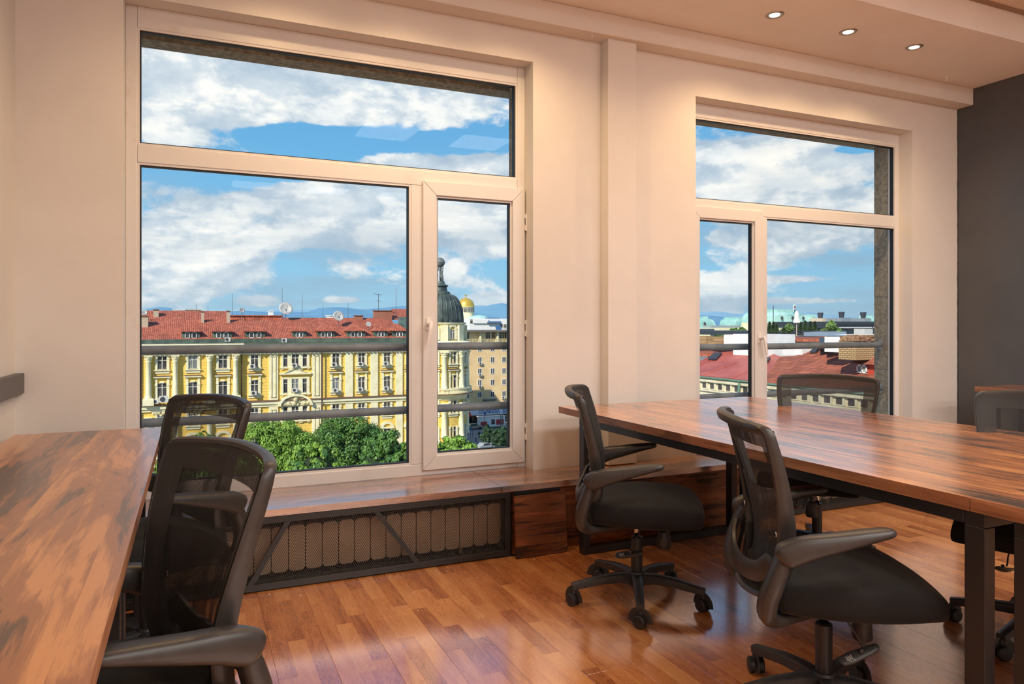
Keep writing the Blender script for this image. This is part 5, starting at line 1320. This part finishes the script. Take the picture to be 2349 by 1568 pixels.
# chimneys on the roof
def dbox(zx0, zx1, zt, zb_, d, dep, name, mt, parent=None, lab=None, cat=None, grp=None, rzy=0):
    """box whose front face fills the given outline at distance d, turned square to the room"""
    a, b = D3(zx0, zb_, d), D3(zx1, zt, d); c_ = D3((zx0+zx1)/2, zb_, d)
    y_ = c_.y; A = onY(1560+zx0/4.195, 640+zb_/4.195, y_); B = onY(1560+zx1/4.195, 640+zt/4.195, y_)
    o = bx(A.x, B.x, y_, y_+dep, min(A.z, B.z), onY(1560+(zx0+zx1)/8.39, 640+zt/4.195, y_).z).build(name, mt, parent)
    if lab: tag(o, lab, cat, grp)
    return o, (A.x, B.x, y_, A.z, B.z)
dbox(1556, 1678, 556, 705, 74, 2.2, 'chimney', M_wht, rb)
o, e = dbox(1690, 1900, 590, 780, 70, 2.0, 'chimney', M_ybrick, rb); m = MB(); zt0 = onY(1980, 640+590/4.195, e[2]).z
for k_ in range(34):
    xa = e[0]+random.random()*(e[1]-e[0]-.5); za_ = zt0+random.choice((0, .16, .32, .48))*(1-abs((xa-e[0])/(e[1]-e[0])-.5)); m.box(xa-.1, xa+.5, e[2]-.12+random.random()*.2, e[2]+1.8, za_-.05, za_+.14)
tag(m.build('broken_chimney_top', mat('weathered_brick_rubble', rough=.9, fn=speckle(lin(126, 90, 66), lin(176, 140, 104), 3, 4, co='P')), rb), kind='stuff')
# higher tiled ridge behind, with white boxes
t_ = thing('white_lift_housing', 'white rendered rooftop housing behind the red metal roof', 'building'); dbox(838, 1108, 530, 745, 88, 6, 'housing', M_wht, t_); dbox(1172, 1250, 672, 735, 84, 3, 'side_block', M_wht, t_)
t_ = thing('white_rooftop_box', 'narrow white rooftop box beside the tall glazing bar of the casement', 'building'); dbox(625, 700, 536, 640, 92, 4, 'housing', M_wht, t_)
hr = thing('tiled_ridge_building', 'farther clay tiled roof with rough chimneys at the casement pane', 'building')
def slope3(zx0, zx1, zt, zb_, d0, d1, mt, parent, name='tiled_roof'):
    B1, B2 = D3(zx0, zb_, d0), D3(zx1, zb_, d0); T1, T2 = D3(zx0, zt, d1), D3(zx1, zt, d1)
    B2.z = B1.z; T2.z = T1.z; return slab4([B1, B2, T2, T1], .3).build(name, mt, parent)
slope3(150, 700, 560, 720, 95, 112, M_tile2, hr)
dbox(248, 322, 545, 620, 100, 2, 'chimney', M_ybrick, hr); dbox(440, 540, 555, 610, 104, 3, 'chimney', M_ybrick, hr); dbox(525, 660, 530, 560, 110, 2, 'brick_parapet', M_tile2, hr)
dbox(360, 540, 600, 632, 96, 2, 'brick_ledge', M_ybrick, hr)
gl = thing('grey_glass_roof_building', 'dark grey flat roofed building with sloping skylight behind the tiles', 'building')
dbox(1110, 1400, 575, 640, 92, 5, 'cream_wall', M_wallcr, gl); slope3(1105, 1410, 548, 578, 90, 96, M_tile2, gl)
slope3(1190, 1600, 503, 552, 97, 108, M_lgrey, gl, 'skylight_roof'); dbox(1180, 1640, 548, 566, 96, 3, 'skylight_kerb', M_dgrey, gl); dbox(1180, 1500, 497, 505, 108, 1, 'ridge_bar', M_dgrey, gl)
slope3(1340, 1500, 560, 625, 80, 90, M_dgrey, gl, 'dark_roof_strip')
slope3(1400, 1570, 560, 625, 78, 84, M_tile2, gl)
dk = thing('dark_roof_terrace_building', 'dark rooftop building with terrace, awning and railings on the skyline', 'building')
dbox(1495, 2000, 408, 470, 125, 14, 'dark_fascia', M_dgrey, dk); dbox(1540, 2000, 470, 550, 128, 12, 'louvred_wall', M_lgrey, dk)
for zx in (1560, 1700, 1850): dbox(zx, zx+8, 460, 548, 124, .3, 'post', M_dgrey, dk)
dbox(1500, 2000, 462, 470, 123, .3, 'railing', M_white, dk)
dbox(845, 1530, 500, 545, 118, 20, 'terrace_base', M_dgrey, dk)
m_ = MB()
A = D3(840, 520, 116); Bz = D3(1330, 520, 116)
y_ = A.y; x = A.x; zt_ = onY(1780, 640+425/4.195, y_).z; zb_ = onY(1780, 640+505/4.195, y_).z
for k_ in range(60): xx = x+k_*.55; m_.box(xx, xx+.05, y_, y_+.05, zb_, zt_)
m_.box(x, x+33, y_, y_+.05, zt_-.1, zt_); tag(m_.build('terrace_railing', M_dgrey, dk), kind='stuff')
dbox(1305, 1492, 408, 492, 135, 8, 'white_block', M_wht, dk)
for k_ in range(12): dbox(1310+k_*12, 1314+k_*12, 432, 490, 134, .1, 'slat', M_chim, dk)
for (zx0, zx1, zt, zb__, d, lab) in ((1550, 1645, 372, 409, 131, 'grey ventilation unit on the dark roof, left of two'), (1775, 1840, 376, 409, 131, 'grey ventilation unit on the dark roof nearest the concrete pier'), (1368, 1412, 376, 409, 138, 'small brown stack with dark cowl on the white block')):
    o, e = dbox(zx0, zx1, zt, zb__, d, 3, 'ventilation_unit', M_lgrey if zx0 != 1368 else M_chim, None, lab, 'ventilation unit', 'roof plant on the skyline')
    m = MB(); xx = (e[0]+e[1])/2; m.tube((xx, e[2]+1, e[4]-.2), (xx, e[2]+1, e[4]+1.1), .35, 8, .55); m.build('cowl', M_dgrey, o)
dbox(1775, 1855, 478, 530, 115, 2, 'roof_air_conditioner', M_acw, None, 'white rooftop air conditioner below the dark fascia', 'air conditioner')
dbox(1660, 1900, 530, 552, 100, 3, 'white_parapet', M_wht, None, 'low white parapet behind the brick chimney', 'parapet')
# dark conifers and shrubs on the terrace
def shrub(zx, zt, zb_, wz, d, label, c1, c2, seed, cone=True):
    b = D3(zx, zb_, d); t__ = D3(zx, zt, d); h = t__.z-b.z; r_ = wz/4.195/1645*d/2; rnd = random.Random(seed)
    o = thing('terrace_shrub', label, 'shrub', b, 0, 'plants on the roof terrace'); m = MB()
    for k_ in range(1500):
        f = rnd.random(); rr = r_*((1-f)**.7 if cone else math.sin(PI*min(1, f*.85+.12)))*rnd.uniform(.6, 1.05); a = rnd.random()*2*PI
        p = Vector((rr*math.cos(a), rr*math.sin(a), h*f)); s_ = .16*rnd.uniform(.6, 1.3); u = Vector((rnd.gauss(0, 1), rnd.gauss(0, 1), rnd.gauss(0, 1))).normalized(); w_ = u.orthogonal().normalized()
        i = len(m.v); m.v += [tuple(p-u*s_), tuple(p+w_*s_), tuple(p+u*s_), tuple(p-w_*s_)]; m.face((i, i+1, i+2, i+3))
    tag(m.build('foliage', mat('terrace_leaf_%d' % (c1[0] > .05), rough=.8, fn=speckle(c1, c2, .8, 4, co='P')), o), kind='stuff')
    MB().tube((0, 0, -.3), (0, 0, h*.8), .12, 6).build('stem', mat('grey_brown_bark'), o)
random.seed(2)
cc = (lin(38, 62, 40), lin(62, 88, 52)); lc = (lin(84, 118, 62), lin(122, 152, 86))
for i, (zx, zt, zb_, wz, c) in enumerate(((862, 415, 508, 40, 1), (898, 415, 508, 42, 1), (930, 440, 508, 36, 1), (1050, 430, 508, 80, 0), (1160, 418, 500, 36, 1), (1205, 404, 500, 40, 1), (1255, 412, 500, 40, 1), (1298, 410, 500, 38, 1), (1455, 398, 500, 90, 0), (1385, 480, 505, 60, 0), (1520, 470, 540, 80, 0), (1000, 470, 508, 60, 1))):
    shrub(zx, zt, zb_, wz, 112, ('dark conical evergreen' if c else 'light green loose shrub')+' on the roof terrace, '+['first from the casement', 'second from the casement', 'low third one by the parasol', 'wide and left of the white parasol', 'just right of the white parasol', 'tallest right of the parasol', 'second from the white block', 'next to the white block', 'tall before the white block', 'low before the white block', 'beside the dark louvred wall', 'low in the shade of the railing'][i], *(cc if c else lc), 40+i, bool(c))
# closed white parasol
p = D3(1122, 500, 105); tp = D3(1122, 300, 105); t_ = thing('closed_parasol', 'closed white parasol standing on the roof terrace', 'parasol', p); h = tp.z-p.z
MB().tube((0, 0, -1), (0, 0, h), .07, 8).build('pole', M_chim, t_)
m = MB(); prof = [(h*.40, .46), (h*.44, .50), (h*.55, .40), (h*.64, .30), (h*.8, .30), (h*.92, .22), (h*.98, .12), (h, .03)]
i0 = 0; nn = 20
for (z, r_) in prof:
    for k_ in range(nn): a = 2*PI*k_/nn; rr = r_*(1 if k_ % 2 else .86); m.v.append((rr*math.cos(a), rr*math.sin(a), z))
for j in range(len(prof)-1):
    for k_ in range(nn): m.face((j*nn+k_, j*nn+(k_+1) % nn, (j+1)*nn+(k_+1) % nn, (j+1)*nn+k_))
m.build('canopy', mat('white_canvas', lin(226, 222, 214), .8), t_)
# far palace with turquoise mansard domes
pd_ = thing('green_domed_palace', 'distant pale palace with turquoise copper mansard domes on the skyline', 'building')
def mans(zx0, zx1, zt, zb_, d, fl=.55):
    a, b = D3(zx0, zb_, d), D3(zx1, zb_, d); top = D3((zx0+zx1)/2, zt, d); y_ = (a.y+b.y)/2
    a = onY(1560+zx0/4.195, 640+zb_/4.195, y_); b = onY(1560+zx1/4.195, 640+zb_/4.195, y_); zt_ = onY(1560+(zx0+zx1)/8.39, 640+zt/4.195, y_).z
    w_ = (b.x-a.x)/2; cx_ = (a.x+b.x)/2; dpt = min(w_*2, 30); m = MB(); lv = []
    n = 7
    for k_ in range(n+1):
        f = k_/n; s_ = fl+(1-fl)*math.cos(f*PI/2)**.75; lv.append((s_, a.z+(zt_-a.z)*math.sin(f*PI/2)))
    for s_, z in lv:
        hd = dpt/2-(1-s_)*w_
        m.v += [(cx_-w_*s_, y_+(1-s_)*w_*.6, z), (cx_+w_*s_, y_+(1-s_)*w_*.6, z), (cx_+w_*s_, y_+dpt, z), (cx_-w_*s_, y_+dpt, z)]
    for j in range(n):
        for k_ in range(4): m.face((j*4+k_, j*4+(k_+1) % 4, (j+1)*4+(k_+1) % 4, (j+1)*4+k_))
    m.face((n*4, n*4+1, n*4+2, n*4+3))
    o = m.build('mansard_dome', M_verd, pd_, auto=60)
    bx(cx_-w_*fl*1.02, cx_+w_*fl*1.02, y_+w_*.25, y_+dpt, zt_-.1, zt_+.9).build('roof_crest', M_verd, o)
    bx(cx_-w_*1.03, cx_+w_*1.03, y_-.3, y_+dpt, a.z-1.0, a.z).build('dome_cornice', M_verd, o)
    return cx_, y_, a.z, zt_, w_
for args in ((110, 345, 380, 462, 262), (538, 720, 385, 446, 300), (905, 1236, 316, 415, 240), (790, 900, 362, 415, 250), (1240, 1352, 366, 408, 245), (1840, 1960, 378, 406, 235)):
    cx_, y_, z0_, z1_, w_ = mans(*args)
    nw = 3 if args[1]-args[0] > 300 else 1
    for k_ in range(nw):
        xx = cx_+(k_-(nw-1)/2)*w_*.62; o = MB().lathe([(.001, -.9), (.8, -.9), (1.1, -.6), (1.1, 0)], n=12).xf(Matrix.Translation((xx, y_+.4, z0_+(z1_-z0_)*.42)) @ Matrix.Rotation(R(90), 4, 'X')).build('round_dormer', M_verd, pd_)
        MB().lathe([(.001, 0), (.62, 0)], n=10).xf(Matrix.Translation((xx, y_-.56, z0_+(z1_-z0_)*.42)) @ Matrix.Rotation(R(90), 4, 'X')).build('dormer_pane', M_pane, o)
dbox(100, 760, 468, 560, 258, 14, 'cream_wing', M_cream, pd_); dbox(300, 760, 446, 468, 262, 12, 'grey_roof', M_lgrey, pd_); dbox(800, 1500, 418, 520, 236, 10, 'cream_wing', M_cream, pd_)
m = MB(); A = D3(280, 520, 257); 
for k_ in range(22): m.box(A.x+k_*2.1, A.x+k_*2.1+.9, A.y+.3, A.y+.6, A.z-1, A.z+2.2)
# flag
p = D3(1092, 316, 241); t_ = thing('flag', 'tiny white green and red flag on a pole above the turquoise domes', 'flag', p); h = D3(1100, 246, 241).z-p.z
MB().tube((0, 0, 0), (0, 0, h), .12, 6).build('pole', M_white, t_)
for k_, c in enumerate((lin(230, 230, 230), lin(40, 130, 90), lin(196, 50, 60))): bx(0, 1.0, 0, .06, h-.34*(k_+1), h-.34*k_).build('flag_stripe', mat('flag_cloth_%s' % ('white', 'green', 'red')[k_], c, .8), t_)
# dark mansard house with dormers, lower left of the casement pane
t_ = thing('dark_mansard_house', 'dark slate mansard house with small dormers behind the tiles', 'building')
slope3(150, 330, 478, 560, 190, 196, M_dgrey, t_, 'slate_roof')
for zx in (215, 250, 283): dbox(zx-10, zx+10, 528, 552, 188, 2, 'dormer', M_cream, t_)
def dtree(zx, zt, wz, d, label, seed):
    p = D3(zx, zt, d); rx = wz/4.195/1645*d/2; tree(p.x, p.y, p.z, rx, rx*.9, label, lin(84, 116, 58), lin(122, 150, 84), n_cl=45, n_lf=60, ls=.7, seed=seed, group='trees before the distant palace')
dtree(318, 500, 80, 215, 'distant green tree left of the three before the palace', 21); dtree(405, 508, 70, 212, 'distant green tree middle of the three before the palace', 22)
dtree(520, 480, 100, 216, 'distant green tree with two crowns before the palace', 23); dtree(600, 474, 80, 218, 'distant green tree nearest the casement bar before the palace', 24)
# masts
p = D3(897, 430, 120); tag(MB().tube((p.x, p.y, p.z), (p.x, p.y, D3(897, 255, 120).z), .06, 6).build('mast', M_dgrey), 'thin dark mast rising left of the turquoise mansard', 'mast')

# ---- infill roofs so the city goes on between the buildings
random.seed(21)
ct_ = thing('city_blocks', 'far city rooftops spreading below the hills', 'buildings'); ct_['kind'] = 'stuff'
m = MB(); m2 = MB()
for k_ in range(260):
    x = random.uniform(-700, 1400); y = random.uniform(260, 1300); w_, d_, h = random.uniform(12, 40), random.uniform(12, 30), random.uniform(8, 20)
    if 20 < x < 120 and y < 460: continue
    if x < 100 and y < 300: continue
    (m if k_ % 3 else m2).box(x, x+w_, y, y+d_, ZS, ZS+h)
tag(m.build('far_buildings', M_wallcr, ct_), kind='stuff'); tag(m2.build('far_red_roofs', M_tile, ct_), kind='stuff')
# ---- hills, distance haze put into their blue colours
def hills(Y, base, pts, col_, name, lab):
    m = MB(); P_ = []
    for (u, v) in pts: q = onY(u, v, Y); P_.append((q.x, q.z))
    xs = [P_[0][0]-6000]+[p[0] for p in P_]+[P_[-1][0]+9000]; zsv = [P_[0][1]]+[p[1] for p in P_]+[P_[-1][1]]
    n = 260; rnd = random.Random(len(pts))
    x0_, x1_ = xs[0], xs[-1]; J = 7
    def hz(x):
        for i in range(len(xs)-1):
            if xs[i] <= x <= xs[i+1]: f = (x-xs[i])/(xs[i+1]-xs[i]); f = f*f*(3-2*f); return zsv[i]+(zsv[i+1]-zsv[i])*f
        return zsv[-1]
    for j in range(J+1):
        f = j/J
        for i in range(n+1):
            x = x0_+(x1_-x0_)*i/n; h_ = hz(x)-base
            wv = 1+.10*math.sin(x*.0023+j)*math.sin(x*.0051+j*2)*(1-f)
            m.v.append((x+(rnd.random()-.5)*40*(1-f), Y-2600*(1-f)+(rnd.random()-.5)*200*(1-f), base+h_*f**1.1*wv))
    for j in range(J):
        for i in range(n): a = j*(n+1)+i; m.face((a, a+1, a+n+2, a+n+1))
    tag(m.build(name, mat(lab, rough=1, spec=0, fn=speckle(col_[0], col_[1], .0012, 6, co='P')), smooth=True), 'haze-tinted blue hills on the horizon', kind=S)
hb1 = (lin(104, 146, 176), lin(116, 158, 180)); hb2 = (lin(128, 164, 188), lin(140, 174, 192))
hills(9000, -30, [(300, 712), (380, 703), (400, 707), (470, 717), (540, 713), (560, 712), (620, 716), (660, 715), (700, 716), (735, 706), (760, 704), (800, 705), (830, 711), (870, 706), (930, 701), (1000, 706), (1060, 712), (1100, 704), (1135, 697), (1150, 695), (1180, 698), (1300, 704), (1500, 716), (1600, 722), (1660, 726), (1720, 727), (1800, 724), (1900, 729), (2100, 733), (2300, 730)], hb1, 'hills', 'haze_tinted_hillside')
hills(14000, -30, [(300, 716), (900, 708), (1100, 700), (1300, 712), (1550, 722), (1607, 716), (1648, 714), (1700, 720), (1760, 716), (1850, 715), (1900, 722), (2000, 733), (2200, 735)], hb2, 'far_hills', 'paler_haze_tinted_hillside')
